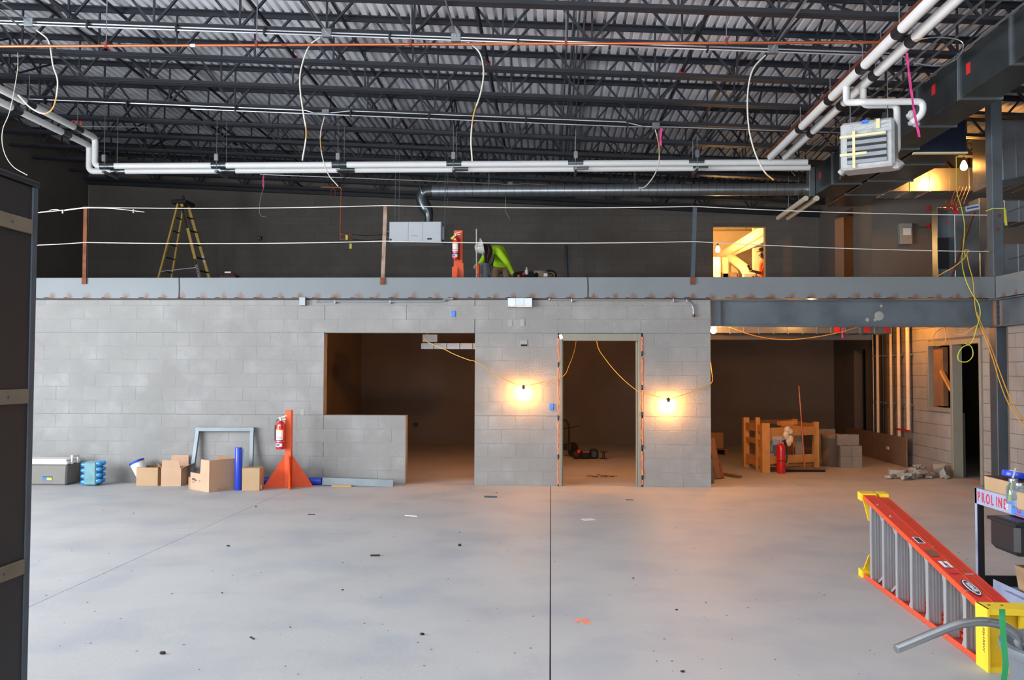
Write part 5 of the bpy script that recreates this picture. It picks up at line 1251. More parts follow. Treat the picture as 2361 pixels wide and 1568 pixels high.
# heap of tools right of the worker
def mz(px, py, y=16.0): return at(px, py, Y=y)
q = mz(1212, 640); t = thing('cable_reel', 'dark coiled hose with red fittings on the mezzanine right of the worker', 'hose', (q.x, 16, ZM))
MB().tube([V((q.x + .2 * math.cos(a), 16.0 + .1 * math.sin(a), ZM + .33 + .05 * math.sin(a) + .004 * a)) for a in [i * .5 for i in range(26)]], .035, 8).build('hose', 'black_matte', t)
MB().ball(mz(1208, 632, 15.9), .03).build('fitting', 'label_red', t); MB().ball(mz(1196, 637, 15.9), .03).build('fitting', 'safety_orange', t)
MB().box(q.x - .25, q.x + .25, 15.95, 16.15, ZM, ZM + .32, .03).build('base', 'black_matte', t)
q = mz(1214, 622); t = thing('spray_bottle', 'white bottle on the tool heap behind the steel edge', 'bottle', V((q.x, 16.05, ZM + .32)))
MB().lathe([(.03, 0), (.035, .01), (.035, .12), (.02, .15), (.012, .16), (.012, .19)], (q.x, 16.05, ZM + .32), 12).build('flask', 'plastic_white', t)
a, b = mz(1231, 640), mz(1262, 624); t = thing('cardboard_box', 'brown cardboard box with a white label on the mezzanine tool heap', 'box', ((a.x + b.x) / 2, 16.1, ZM))
MB().box(a.x, b.x, 16.0, 16.3, ZM, b.z, .006).build('carton_body', 'rust_light', t); q = mz(1258, 634); MB().box(q.x - .035, q.x + .035, 15.993, 15.999, q.z - .03, q.z + .03).build('shipping_label', 'label_white', t); MB().box(a.x - .05, a.x + .02, 16.02, 16.2, b.z - .03, b.z, .004).build('flap', 'hair', t)
q = mz(1267, 633, 16.2); t = thing('wire_coil', 'coil of yellow and black wire right of the brown mezzanine box', 'coil', (q.x, 16.2, ZM))
for k in range(3): MB().tube([V((q.x + (.12 - .02 * k) * math.cos(a), 16.2 + .03 * k, ZM + .38 + (.085 - .015 * k) * math.sin(a))) for a in [i * math.pi / 8 for i in range(17)]], .02, 7).build('coil_turn', ('black_matte', 'cord_yellow', 'black_plastic')[k], t)
MB().box(q.x - .14, q.x + .15, 16.12, 16.35, ZM, ZM + .30, .02).build('tray', 'black_matte', t)
a = at(1305, 566, Y=20.9); tag(MB().tube([a, V((a.x + .06, 20.7, ZM))], .035, 8).build('leaning_pole', 'steel_blue'), 'dark pole leaning against the back wall right of the worker', 'pole')

# ------------------------------------------------------------------ people
def skin_verts(nodes, edges, subs=2):
    names = list(nodes); me = bpy.data.meshes.new('skel'); me.from_pydata([tuple(nodes[n][0]) for n in names], [(names.index(a), names.index(b)) for a, b in edges], [])
    o = bpy.data.objects.new('skel', me); COL.objects.link(o); md = o.modifiers.new('s', 'SKIN'); md.use_smooth_shade = True
    for i, n in enumerate(names):
        r = nodes[n][1]; me.skin_vertices[0].data[i].radius = r if isinstance(r, tuple) else (r, r)
        me.skin_vertices[0].data[i].use_root = (i == 0)
    sb = o.modifiers.new('u', 'SUBSURF'); sb.levels = subs; sb.render_levels = subs
    dg = bpy.context.evaluated_depsgraph_get(); m2 = bpy.data.meshes.new_from_object(o.evaluated_get(dg)); bpy.data.objects.remove(o)
    vs = [v.co.copy() for v in m2.vertices]; fs = [tuple(p.vertices) for p in m2.polygons]; return vs, fs
def seg_dist(p, a, b):
    d = b - a; t = max(0, min(1, (p - a).dot(d) / max(d.length_squared, 1e-9))); return (p - (a + d * t)).length
def body(name, parent, nodes, edges, segm, mats, fingers=()):
    """one continuous figure; segm: edge -> material index"""
    vs, fs = skin_verts(nodes, edges); idx = []
    for f in fs:
        c = sum((vs[i] for i in f), Vector()) / len(f)
        best = min(edges, key=lambda e: seg_dist(c, nodes[e[0]][0], nodes[e[1]][0]) - .35 * (nodes[e[0]][1] if not isinstance(nodes[e[0]][1], tuple) else nodes[e[0]][1][0])); idx.append(segm.get(best, 0))
    mb = MB(); mb.add(vs, fs)
    for hand, d, up, mi in fingers:
        hand = Vector(hand); d = Vector(d).normalized(); up = Vector(up).normalized(); sd_ = d.cross(up).normalized(); n0 = len(mb.f)
        for k, (off, ln) in enumerate(((-.032, .065), (-.011, .078), (.011, .074), (.032, .058))):
            p0 = hand + sd_ * off + d * .02; mb.tube([p0, p0 + d * ln * .5 + up * .004, p0 + d * ln * .8 - up * .018, p0 + d * ln * .85 - up * .04], [.010, .0095, .009, .007], 7)
        p0 = hand - sd_ * .03 - d * .02; mb.tube([p0, p0 - sd_ * .03 + d * .02, p0 - sd_ * .035 + d * .05 - up * .012], [.012, .011, .008], 7)
        idx += [mi] * (len(mb.f) - n0)
    o = mb.build(name, mats[0], parent, smooth=True)
    for m_ in mats[1:]: o.data.materials.append(MATS[m_])
    o.data.polygons.foreach_set('material_index', idx); return o
Yw = 17.5
def wp(px, py, y): return at(px, py, Y=y)
w1 = thing('person', 'worker in lime green sweatshirt, tan trousers and white brimmed hard hat bending over', 'person', V((wp(1155, 640, 17.55).x, 17.55, ZM)))
fx = wp(1155, 640, 17.5).x
N1 = {'pelvis': (wp(1155, 612, 17.62), (.165, .125)), 'waist': (wp(1158, 597, 17.50), (.165, .12)), 'chest': (wp(1148, 581, 17.30), (.175, .13)), 'upper': (wp(1137, 574, 17.20), (.135, .11)), 'neck': (wp(1127, 571, 17.12), .058), 'head': (wp(1118, 571, 17.06), .085), 'chin': (wp(1111, 577, 17.0), .07),
      'hipL': (wp(1145, 622, 17.60), .105), 'kneeL': (V((wp(1141, 650, 17.4).x, 17.38, ZM + .44)), .068), 'ankL': (V((wp(1144, 680, 17.6).x, 17.62, ZM + .08)), .05), 'toeL': (V((wp(1142, 680, 17.6).x, 17.40, ZM + .04)), .045),
      'hipR': (wp(1166, 622, 17.60), .105), 'kneeR': (V((wp(1170, 650, 17.4).x, 17.38, ZM + .44)), .068), 'ankR': (V((wp(1168, 680, 17.6).x, 17.62, ZM + .08)), .05), 'toeR': (V((wp(1170, 680, 17.6).x, 17.40, ZM + .04)), .045),
      'shR': (wp(1148, 577, 17.10), .085), 'elR': (wp(1168, 604, 17.00), .062), 'wrR': (wp(1182, 631, 16.95), .042), 'haR': (wp(1187, 637, 16.93), .032),
      'shL': (wp(1124, 583, 17.12), .078), 'elL': (wp(1112, 601, 16.98), .058), 'wrL': (wp(1106, 609, 16.93), .040), 'haL': (wp(1101.5, 612, 16.92), .030)}
E1 = [('pelvis', 'waist'), ('waist', 'chest'), ('chest', 'upper'), ('upper', 'neck'), ('neck', 'head'), ('head', 'chin'), ('pelvis', 'hipL'), ('hipL', 'kneeL'), ('kneeL', 'ankL'), ('ankL', 'toeL'), ('pelvis', 'hipR'), ('hipR', 'kneeR'), ('kneeR', 'ankR'), ('ankR', 'toeR'),
      ('upper', 'shR'), ('shR', 'elR'), ('elR', 'wrR'), ('wrR', 'haR'), ('upper', 'shL'), ('shL', 'elL'), ('elL', 'wrL'), ('wrL', 'haL')]
SM = {e: 0 for e in E1}
for e in E1:
    if 'hip' in e[1] or 'knee' in e[1] or 'ank' in e[1]: SM[e] = 1
    if 'toe' in e[1]: SM[e] = 3
    if e[1] in ('head', 'chin', 'haR', 'haL'): SM[e] = 2
body('body', w1, N1, E1, SM, ['hivis', 'khaki', 'skin', 'black_matte'], [(N1['haR'][0], (.4, -.1, -.6), (.5, -.6, .3), 2), (N1['haL'][0], (-.7, -.1, -.2), (0, -.6, .6), 2)])
# cuffs and hem of the sweatshirt
MB().tube([N1['elR'][0].lerp(N1['wrR'][0], .85), N1['wrR'][0]], .048, 12).build('cuff', 'hivis', w1); MB().tube([N1['elL'][0].lerp(N1['wrL'][0], .7), N1['wrL'][0].lerp(N1['elL'][0], .05)], .047, 12).build('cuff', 'hivis', w1)
hm = N1['pelvis'][0].lerp(N1['waist'][0], .30)
MB().lathe([(.150, -.05), (.182, -.035), (.180, .02), (.150, .05)], hm, 20, (.06, -.35, .9)).build('hem', 'hivis', w1)
# long hair falling from under the hat
hp = wp(1117, 568, 17.03); hr = MB()
for k in range(18):
    a = random.uniform(-1, 1); b_ = random.uniform(-.06, .06); r0 = V((a * .075 + .03, b_ - .03, .02))
    hr.tube(smooth([hp + r0, hp + r0 + V((a * .02 + .02, -.03, -.12)), hp + r0 + V((.015 - a * .02, -.02, -.24)), hp + V((.035 + a * .035, b_ - .05, -.32 - random.uniform(0, .06)))], 4), [.03, .032, .033, .034, .034, .034, .033, .03, .027, .022, .017, .011, .005][:13], 6)
hr.build('hair', 'hair', w1)
hc = wp(1110.5, 571, 17.0); ax = V((-.90, -.22, -.20)).normalized()
hat = MB().lathe([(.165, -.012), (.185, -.008), (.185, -.002), (.125, .008), (.113, .03), (.108, .06), (.092, .095), (.06, .125), (.001, .137)], hc, 24, ax).build('hard_hat', 'hat_white', w1)
for s_ in (-.03, .02, .06): MB().tube([hc + ax * .05 + V((s_, -.10, .02)) , hc + ax * .05 + V((s_, -.118, .02))], .008, 8).build('vent', 'barrel_grey', hat)
rib = MB().tube([hc + ax * h + ax.orthogonal().normalized() * 0 + V((0, 0, r_)) for h, r_ in ((.02, .118), (.06, .112), (.1, .09), (.13, .03))], .014, 8).build('ridge', 'hat_white', hat)

# ------------------------------------------------------------------ rear room through the opening
Yr = 22.7
w2 = thing('person', 'man in orange shirt and black hard hat looking at a phone', 'person', V((at(1762, 640, Y=Yr).x, Yr, ZM)))
bx_ = at(1764, 600, Y=Yr).x
def rp(px, py, y=Yr): return at(px, py, Y=y)
hz_ = rp(1757, 592).z
N2 = {'pelvis': (V((bx_, Yr, ZM + .93)), (.15, .11)), 'waist': (V((bx_ - .0, Yr, ZM + 1.10)), (.15, .11)), 'chest': (V((bx_ - .01, Yr, ZM + 1.30)), (.165, .12)), 'upper': (V((bx_ - .01, Yr, ZM + 1.42)), (.12, .10)), 'neck': (V((bx_ - .03, Yr, ZM + 1.50)), .055), 'head': (V((bx_ - .065, Yr, ZM + 1.60)), .078), 'crown': (V((bx_ - .06, Yr, ZM + 1.67)), .085), 'chin': (V((bx_ - .10, Yr, ZM + 1.55)), .045),
      'hipL': (V((bx_, Yr - .09, ZM + .88)), .10), 'kneeL': (V((bx_ - .02, Yr - .10, ZM + .48)), .065), 'ankL': (V((bx_ + .02, Yr - .10, ZM + .08)), .045), 'toeL': (V((bx_ - .15, Yr - .11, ZM + .04)), .04),
      'hipR': (V((bx_, Yr + .09, ZM + .88)), .10), 'kneeR': (V((bx_ - .02, Yr + .10, ZM + .48)), .065), 'ankR': (V((bx_ + .02, Yr + .10, ZM + .08)), .045), 'toeR': (V((bx_ - .15, Yr + .11, ZM + .04)), .04),
      'shL': (V((bx_, Yr - .17, ZM + 1.38)), .08), 'elL': (rp(1757, 631, Yr - .24), .05), 'wrL': (rp(1738, 626, Yr - .20), .034), 'haL': (rp(1733, 623, Yr - .18), .034),
      'shR': (V((bx_, Yr + .17, ZM + 1.38)), .08), 'elR': (V((bx_ + .02, Yr + .25, ZM + 1.10)), .05), 'wrR': (V((bx_ - .16, Yr + .20, ZM + 1.02)), .034), 'haR': (V((bx_ - .23, Yr + .17, ZM + 1.03)), .034)}
E2 = [('pelvis', 'waist'), ('waist', 'chest'), ('chest', 'upper'), ('upper', 'neck'), ('neck', 'head'), ('head', 'crown'), ('head', 'chin')] + E1[6:14] + [('upper', 'shL'), ('shL', 'elL'), ('elL', 'wrL'), ('wrL', 'haL'), ('upper', 'shR'), ('shR', 'elR'), ('elR', 'wrR'), ('wrR', 'haR')]
SM2 = {e: 0 for e in E2}
for e in E2:
    if 'hip' in e[1] or 'knee' in e[1] or 'ank' in e[1]: SM2[e] = 1
    if 'toe' in e[1]: SM2[e] = 3
    if e[1] in ('head', 'chin', 'crown', 'neck', 'haR', 'haL', 'wrL', 'wrR'): SM2[e] = 2
body('body', w2, N2, E2, SM2, ['orange_shirt', 'khaki', 'skin_dark', 'black_matte'], [(N2['haL'][0], (-.6, .1, .5), (-.3, -.5, .3), 2), (N2['haR'][0], (-.7, 0, .3), (-.2, .5, .4), 2)])
nz_ = N2['head'][0]
MB().lathe([(.018, 0), (.012, .02), (.004, .034)], nz_ + V((-.07, 0, .0)), 8, (-1, 0, -.3)).build('nose', 'skin_dark', w2)
for s_ in (-1, 1):
    MB().ball(nz_ + V((-.055, s_ * .035, .035)), .010, 8).build('eye', 'label_white', w2); MB().ball(nz_ + V((.01, s_ * .08, .02)), .024, 8, 1.3).build('ear', 'skin_dark', w2)
MB().bar(nz_ + V((-.088, -.022, -.05)), nz_ + V((-.088, .022, -.05)), .008, .008).build('mouth', 'hair', w2)
hc = N2['crown'][0] + V((.0, 0, .012))
hat = MB().lathe([(.118, 0), (.120, .012), (.112, .045), (.095, .08), (.06, .108), (.001, .12)], hc, 22, (.06, 0, 1)).build('hard_hat', 'hat_black', w2)
MB().prism([hc + V((-.08, -.09, .0)), hc + V((-.17, -.05, -.006)), hc + V((-.185, 0, -.008)), hc + V((-.17, .05, -.006)), hc + V((-.08, .09, .0))], (0, 0, .010)).build('visor', 'hat_black', hat)
ph = rp(1727, 617, Yr - .18)
tag(MB().box(-.005, .005, -.036, .036, -.075, .075, .003).xf(Matrix.Translation(ph) @ Matrix.Rotation(R(-28), 4, 'Y') @ Matrix.Rotation(R(25), 4, 'Z')).build('mobile_phone', 'black_plastic'), 'black mobile phone held up by the man in the orange shirt', 'phone')
# pale ducts, joists and bits in the rear room
for k, (p0, p1, r_, lab) in enumerate((((1672, 584), (1762, 530), .13, 'larger pale round duct running up across the lit rear room'), ((1682, 588), (1775, 545), .085, 'smaller pale round duct beside the larger one in the rear room'))):
    a, b = at(*p0, Y=25.4), at(*p1, Y=22.9); d = (b - a); tag(MB().tube([a - d * .12, b + d * .3], r_, 18).build('rear_duct', 'far_cream'), lab, 'duct')
a, b = at(1683, 592, Y=25.2), at(1715, 617, Y=24.2); tag(MB().tube([a, b, b + (b - a) * .5 + V((0, 0, -.2))], .13, 16).build('rear_duct', 'far_wall'), 'slanting tan round duct coming down in the rear room', 'duct')
for k, y in enumerate((22.3, 23.4, 24.5, 25.6)):
    t = thing('rear_joist', 'tan lit open web joist in the room behind the back wall', 'joist', (4, y, 5.75), 'joists of the rear room')
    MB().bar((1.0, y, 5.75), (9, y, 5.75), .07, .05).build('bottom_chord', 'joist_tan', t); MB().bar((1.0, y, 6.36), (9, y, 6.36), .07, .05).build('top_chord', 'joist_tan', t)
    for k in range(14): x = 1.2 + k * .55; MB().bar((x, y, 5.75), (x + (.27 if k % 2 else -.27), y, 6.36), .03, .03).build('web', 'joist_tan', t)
q = at(1745, 600, Y=24.0); tag(MB().box(q.x - .08, q.x + .12, 24.0, 24.2, ZM, 5.6).build('rear_post', 'far_cream'), 'pale square post standing in the lit rear room', 'post')
for (px0, px1, py0, py1, y, m_, lab) in ((1644, 1662, 592, 660, 24.3, 'plastic_white', 'white wrapped bundle standing at left in the rear room'), (1665, 1681, 592, 634, 25.0, 'far_cream', 'tall tan cabinet panel in the rear room'), (1682, 1704, 600, 630, 25.4, 'far_wall', 'wide tan panel leaning in the rear room'), (1713, 1745, 628, 660, 23.6, 'plastic_white', 'white draped sheet low in the rear room'), (1660, 1702, 628, 660, 25.0, 'rust_light', 'low brown bench across the rear room')):
    a, b = at(px0, py1, Y=y), at(px1, py0, Y=y); tag(MB().box(a.x, b.x, y, y + .12, ZM, b.z, .03).build('rear_stack', m_), lab, 'stored goods')
s7 = thing('light_string', 'glowing bare bulb hanging in the lit rear room', 'work light', at(1655, 564, Y=23.4)); qb = at(1655, 564, Y=23.4); string_lamp(s7, qb, r=.06, m='bulb_far')  # bulb made oversized, its glare built into the shape
MB().tube([qb, V((qb.x - .1, qb.y, 5.75))], .006, 6).build('cord', 'cord_yellow', s7)

# ------------------------------------------------------------------ plant on the right platform
def pbox(px0, px1, pt_, pb_, y, d, name, m, lab, cat, z0=None, sections=0):
    a, b = at(px0, pb_, Y=y), at(px1, pt_, Y=y); z0_ = a.z if z0 is None else z0
    t = thing(name, lab, cat, ((a.x + b.x) / 2, y + d / 2, z0_))
    if sections:
        for k in range(sections):
            u, v = a.x + (b.x - a.x) * k / sections, a.x + (b.x - a.x) * (k + 1) / sections
            MB().box(u + .004, v - .004, y, y + d, z0_, b.z, .004).build('duct_section', m, t); MB().box(v - .008, v + .008, y - .012, y + d, z0_ - .008, b.z + .008).build('flange', 'galv', t)
    else: MB().box(a.x, b.x, y, y + d, z0_, b.z, .006).build('cabinet', m, t)
    return t, a, b
t, a, b = pbox(2203, 2257, 478, 660, 15.2, .3, 'air_handler', 'galv', 'tall grey air handler cabinet behind the leaning orange pole', 'air handler', ZM)
q = at(2242, 471, Y=15.19); M = frameM(q + V((0, 0, -.06)), (1, 0, .20), (0, 0, 1)); MB().box(-.12, .12, -.045, .045, 0, .006).xf(M).build('name_sign', 'label_white', t); MB().box(-.095, .10, -.012, .016, .006, .009).xf(M).build('sign_lettering', 'label_blue', t)
for px, py in ((2205, 487),): q = at(px, py, Y=15.19); MB().box(q.x - .035, q.x + .035, 15.188, 15.199, q.z - .055, q.z + .055).build('sticker', 'label_red', t)
t, a, b = pbox(2163, 2196, 478, 660, 15.45, .22, 'plenum_cabinet', 'galv_dark', 'dark shiny sheet metal plenum left of the grey air handler', 'plenum', ZM)
q = at(2192, 514, Y=15.44); MB().box(q.x - .05, q.x + .04, 15.43, 15.449, q.z - .04, q.z + .04).build('sticker', 'label_red', t)
q0_, q1_ = at(2163, 620, Y=15.44), at(2196, 548, Y=15.44); MB().box(q0_.x, q1_.x, 15.425, 15.449, q0_.z, q1_.z).build('open_hatch', 'black_matte', t)
for px in (2150,):
    for py in (476, 518): q = at(px, py, Y=17.9); tag(MB().box(q.x - .03, q.x + .03, 18.08, 18.1, q.z - .05, q.z + .05).build('wall_sticker', 'label_red'), ('upper' if py == 476 else 'lower') + ' red sticker on the wall left of the dark plenum', 'sticker')
t, a, b = pbox(2259, 2284, 456, 580, 15.95, .4, 'riser_duct', 'galv', 'upright tan lit duct between air handler and corner column', 'duct', ZM)
t, a, b = pbox(2262, 2284, 582, 640, 15.3, .5, 'lower_duct', 'galv', 'bright metal duct piece low beside the corner column', 'duct', ZM)
cb_ = thing('copper_lines', 'bundle of curled copper tube ends above the dark plenum', 'copper tube', at(2195, 478, Y=15.1))
for k in range(11):
    q = at(random.uniform(2178, 2212), random.uniform(462, 482), Y=15.1); a = random.uniform(-.6, .6)
    MB().tube(smooth([V((q.x, 15.35, at(2195, 484, Y=15.35).z)), q + V((0, 0, -.03)), q + V((.02 * a, -.02, .02)), q + V((.05 * a, -.04, .0)), q + V((.06 * a, -.04, -.04))], 3), .008, 6).build('tube_end', 'copper', cb_)
for k in range(5):
    q = at(2190 + k * 8, 470, Y=15.2); MB().tube([q, q + V((.25, .3, .35))], .007, 6).build('tube_run', 'copper_brown', cb_)
a, b = at(2246, 489, Y=15.0), at(2191, 648, Y=14.6); b = a + (b - a) * ((ZM - a.z) / (b - a).z); tag(MB().tube([b, a], .020, 8).build('leaning_pole', 'rust'), 'orange brown pole leaning against the grey air handler', 'pole')
pbox(2052, 2420, 386, 441, 16.4, .7, 'branch_duct', 'galv', 'wide gold lit duct spanning across above the air handler', 'duct', sections=8)
t, a, b = pbox(2312, 2440, 275, 415, 14.3, 1.0, 'riser_plenum', 'galv', 'large brown lit sheet metal duct right of the corner column', 'duct', sections=4)
t, a, b = pbox(2316, 2420, 462, 512, 13.9, .5, 'branch_duct', 'galv', 'grey duct box right of the corner column, upper of two', 'duct', sections=3)
t, a, b = pbox(2314, 2420, 562, 640, 13.9, .6, 'branch_duct', 'galv', 'bright grey duct box right of the corner column, standing low', 'duct', ZM, sections=3)
for k in range(4):
    y = 13.6 + k * .07; a, b = at(2308, 432 - k * 4, Y=y), at(2420, 405 - k * 4, Y=y); tag(MB().tube([a, b], .014, 6).build('side_conduit', 'galv'), 'grey conduit of the bundle right of the corner column', 'conduit', 'conduit bundle right of the corner column')
s8 = thing('light_string', 'glowing bare bulb above the air handler under the ducts', 'work light', at(2222, 366, Y=15.6)); q = at(2222, 366, Y=15.6); string_lamp(s8, q, r=.06, m='bulb_plant'); MB().tube([q, V((q.x, q.y, 5.5))], .006, 6).build('cord', 'cord_yellow', s8)  # bulb enlarged to draw its bloom as geometry
# electrical panel on the platform wall, blue tarp, pipes at the duct end, door in the upper wall
a, b = at(2070, 565, Y=18.1), at(2098, 517, Y=18.1); t = thing('electrical_panel', 'grey electrical panel box with white notice on the platform wall', 'electrical panel', ((a.x + b.x) / 2, 18.0, a.z))
MB().box(a.x, b.x, 17.98, 18.1, a.z, b.z, .006).build('enclosure', 'panel_grey', t); MB().box(a.x + .06, b.x - .03, 17.973, 17.979, b.z - .24, b.z - .10).build('notice', 'label_white', t); MB().tube([V((b.x, 18.03, b.z - .07)), V((b.x + .26, 18.03, b.z - .07))], .012, 6).build('conduit', 'galv', t)
a, b = at(2028, 650, Y=14.2), at(2122, 637, Y=14.2)
m = MB(); nx_ = 10; vs = []
for i in range(nx_ + 1):
    for j in range(5):
        u, v = i / nx_, j / 4; h = (b.z - ZM) * min(1, 3.2 * u) * min(1, 6 * (1 - u)) * (1 - .6 * abs(v - .5)); vs.append((a.x + (b.x - a.x) * u, 14.2 + v * .9, ZM + h * (1 + .04 * math.sin(7 * u + 3 * v))))
m.add(vs, [(i * 5 + j, (i + 1) * 5 + j, (i + 1) * 5 + j + 1, i * 5 + j + 1) for i in range(nx_) for j in range(4)] + [tuple([0] + [(i) * 5 for i in range(1, nx_ + 1)])]); m.sm = True
tag(m.build('blue_tarp', 'tarp_blue'), 'blue tarp heaped over something on the mezzanine floor', 'tarp')
for k, x in enumerate((4.72, 4.92)):
    t = thing('stub_pipe', 'short pale pipe sticking out under the end of the main duct', 'pipe', (x, 17.6, 4.88), 'two short pipes under the main duct end'); MB().tube([(x, 16.6, 4.90), (x, 18.6, 4.88)], .05, 12).build('pipe_run', 'far_cream', t); MB().tube([(x, 17.8, 4.9), (x, 17.8, zb(x))], .005, 6).build('rod', 'galv', t)
s9 = thing('light_string', 'bare bulb inside the stair behind the upper right doorway', 'work light', (7.3, 19.3, 5.4)); string_lamp(s9, (7.3, 18.9, 5.5), m='bulb_small')
s10 = thing('light_string', 'added unseen fill bulb behind the back wall in the rear room', 'work light', (2.4, 24.4, 5.2)); string_lamp(s10, (2.4, 24.5, 5.3), m='bulb_far'); MB().tube([(2.4, 24.5, 5.3), (2.4, 24.5, 5.75)], .006, 6).build('cord', 'cord_yellow', s10)  # extra hidden bulb, added to even out the rear room light
tag(MB().bar((XR + .25, 19.75, ZM), (XR + .25, 19.75, 5.2), .06, .10).build('door_edge', 'black_matte'), 'dark edge of the door standing in the upper right doorway', 'door')

# ================================================================== FOREGROUND
# ---- orange stepladder lying on its side, feet away, yellow top cap towards the camera
LF = at(1985, 1327, Z=0); LN = at(2276, 1545, Z=0)
ld = thing('fallen_stepladder', 'orange fibreglass stepladder lying on its side with aluminium steps and yellow cap', 'ladder', ((LF.x + LN.x) / 2 + .1, (LF.y + LN.y) / 2, 0))
zF = at(1985, 1137, Y=LF.y).z; zN = at(2276, 1404, Y=LN.y).z
ax_ = (LN - LF); ax_.z = 0; LL = ax_.length; ay = ax_.normalized(); sx = V((-ay.y, ay.x, 0));
if sx.x < 0: sx = -sx
def LP(t, u, z): return LF + ay * (t * LL) + sx * u + V((0, 0, z))     # t along the ladder, u across to the right
def zt_(t): return zF + (zN - zF) * t
RW = .095
def railbar(t0, t1, u0, u1, za0, za1, zb0, zb1):
    p = [LP(t0, u0, za0), LP(t0, u1, za0), LP(t0, u1, zb0), LP(t0, u0, zb0), LP(t1, u0, za1), LP(t1, u1, za1), LP(t1, u1, zb1), LP(t1, u0, zb1)]
    return MB().add(p, [(0, 3, 2, 1), (4, 5, 6, 7), (0, 1, 5, 4), (1, 2, 6, 5), (2, 3, 7, 6), (3, 0, 4, 7)])
for frame_, (u0, u1, dz) in (('front', (0, RW, 0)), ('rear', (RW + .034, RW + .104, .016))):
    a, b = zt_(0) - dz, zt_(1) - dz
    railbar(.02, .97, u0, u1, a - .006, b - .006, a, b).build('rail_web', 'ladder_red', ld); railbar(.02, .97, u0 - .001, u0 + .005, a - .034, b - .034, a + .001, b + .001).build('rail_flange', 'ladder_orange', ld); railbar(.02, .97, u1 - .005, u1 + .001, a - .034, b - .034, a + .001, b + .001).build('rail_flange', 'ladder_orange', ld)
    railbar(.02, .97, u0, u1, .004, .004, .010, .010).build('rail_web', 'ladder_red', ld); railbar(.02, .97, u0 - .001, u0 + .005, .003, .003, .036, .036).build('rail_flange', 'ladder_orange', ld); railbar(.02, .97, u1 - .005, u1 + .001, .003, .003, .036, .036).build('rail_flange', 'ladder_orange', ld)
for k in range(7):
    t = .115 + k * .1265; z0, z1 = .012, zt_(t) - .008; dt = .011 / LL
    st_ = railbar(t - dt, t + dt, .006, RW - .008, z0, z0, z1, z1).build('step', 'aluminium', ld)
    for u in (.010, .030, .050, .070): railbar(t + dt, t + dt + .005 / LL, u, u + .009, z0, z0, z1, z1).build('tread_rib', 'aluminium', st_)
    railbar(t - dt - .012 / LL, t + dt + .008 / LL, .0, .008, z0, z0, z1, z1).build('step_lip', 'aluminium', st_)
    if k >= 3:
        for zz0, zz1 in ((z1, z1 - .10), (z0, z0 + .10)): MB().prism([LP(t - .002, .001, zz0), LP(t - .028, .001, zz0), LP(t - .002, .001, zz1)], sx * .02).build('knee_brace', 'aluminium', ld)
    elif k < 2:
        for za_, zb_ in ((z1, z1 - .16), (z0, z0 + .12)): MB().bar(LP(t + .03, .03, za_), LP(t + .115, .03, zb_), .012, .02).build('diagonal_brace', 'aluminium', ld)
    for zz in (z1 + .004, .018):
        for d in (-.012, .012): MB().lathe([(.006, 0), (.006, .003)], LP(t + d, -.001, zz - .012 if zz > .1 else zz), 7, -sx).build('rivet', 'galv', ld)
for t in (.30, .52, .74): railbar(t, t + .006, RW + .03, RW + .085, .02, .02, zt_(t) - .02, zt_(t) - .02).build('rear_brace', 'aluminium', ld)
# feet
for u0, u1, top in ((-.012, RW + .01, True), (RW + .036, RW + .108, True), (-.012, RW + .01, False), (RW + .036, RW + .108, False)):
    z = zt_(0)
    if top: railbar(-.012, .034, u0, u1, z - .05, z - .055, z + .012, z + .006).build('foot', 'ladder_yellow_cap', ld)
    else: railbar(-.012, .034, u0, u1, 0, 0, .06, .055).build('foot', 'ladder_yellow_cap', ld)
MB().bar(LP(.01, .03, zt_(0) - .05), LP(.07, .03, zt_(0) - .20), .03, .012).build('foot_brace', 'ladder_yellow_cap', ld); MB().bar(LP(.01, .03, .06), LP(.07, .03, .20), .03, .012).build('foot_brace', 'ladder_yellow_cap', ld)
# cap: tray across both frames
for z0, z1 in ((0, .03), (zN - .022, zN + .012)): railbar(.955, 1.02, -.014, .34, z0, z0, z1, z1).build('cap_side', 'ladder_yellow_cap', ld)
railbar(.955, 1.022, -.016, -.004, 0, 0, zN + .012, zN + .012).build('cap_side', 'ladder_yellow_cap', ld); railbar(.955, 1.022, .325, .34, 0, 0, zN + .012, zN + .012).build('cap_side', 'ladder_yellow_cap', ld)
railbar(.975, .985, -.01, .33, .02, .02, zN - .02, zN - .02).build('cap_plate', 'ladder_yellow_cap', ld)
for u0 in (.17, .19): railbar(1.0, 1.015, u0, u0 + (.10 if u0 == .17 else .0), zN - .12, zN - .12, zN - .02, zN - .02).build('tool_slot', 'ladder_yellow_cap', ld)
railbar(.986, .990, .19, .25, zN - .105, zN - .105, zN - .04, zN - .04).build('slot_hole', 'black_plastic', ld)
for u0, zz in ((.03, .05), (.10, .055), (.26, .03)): MB().lathe([(.008, 0), (.008, .003)], LP(.985, u0, zN + .012), 8).build('rivet', 'weld', ld)
text_mesh('WERNER', .034, 'navy', 'cap_lettering', ld, frameM(LP(1.0, -.0165, zN * .5), (0, 0, 1), (ay.x, ay.y, 0)))
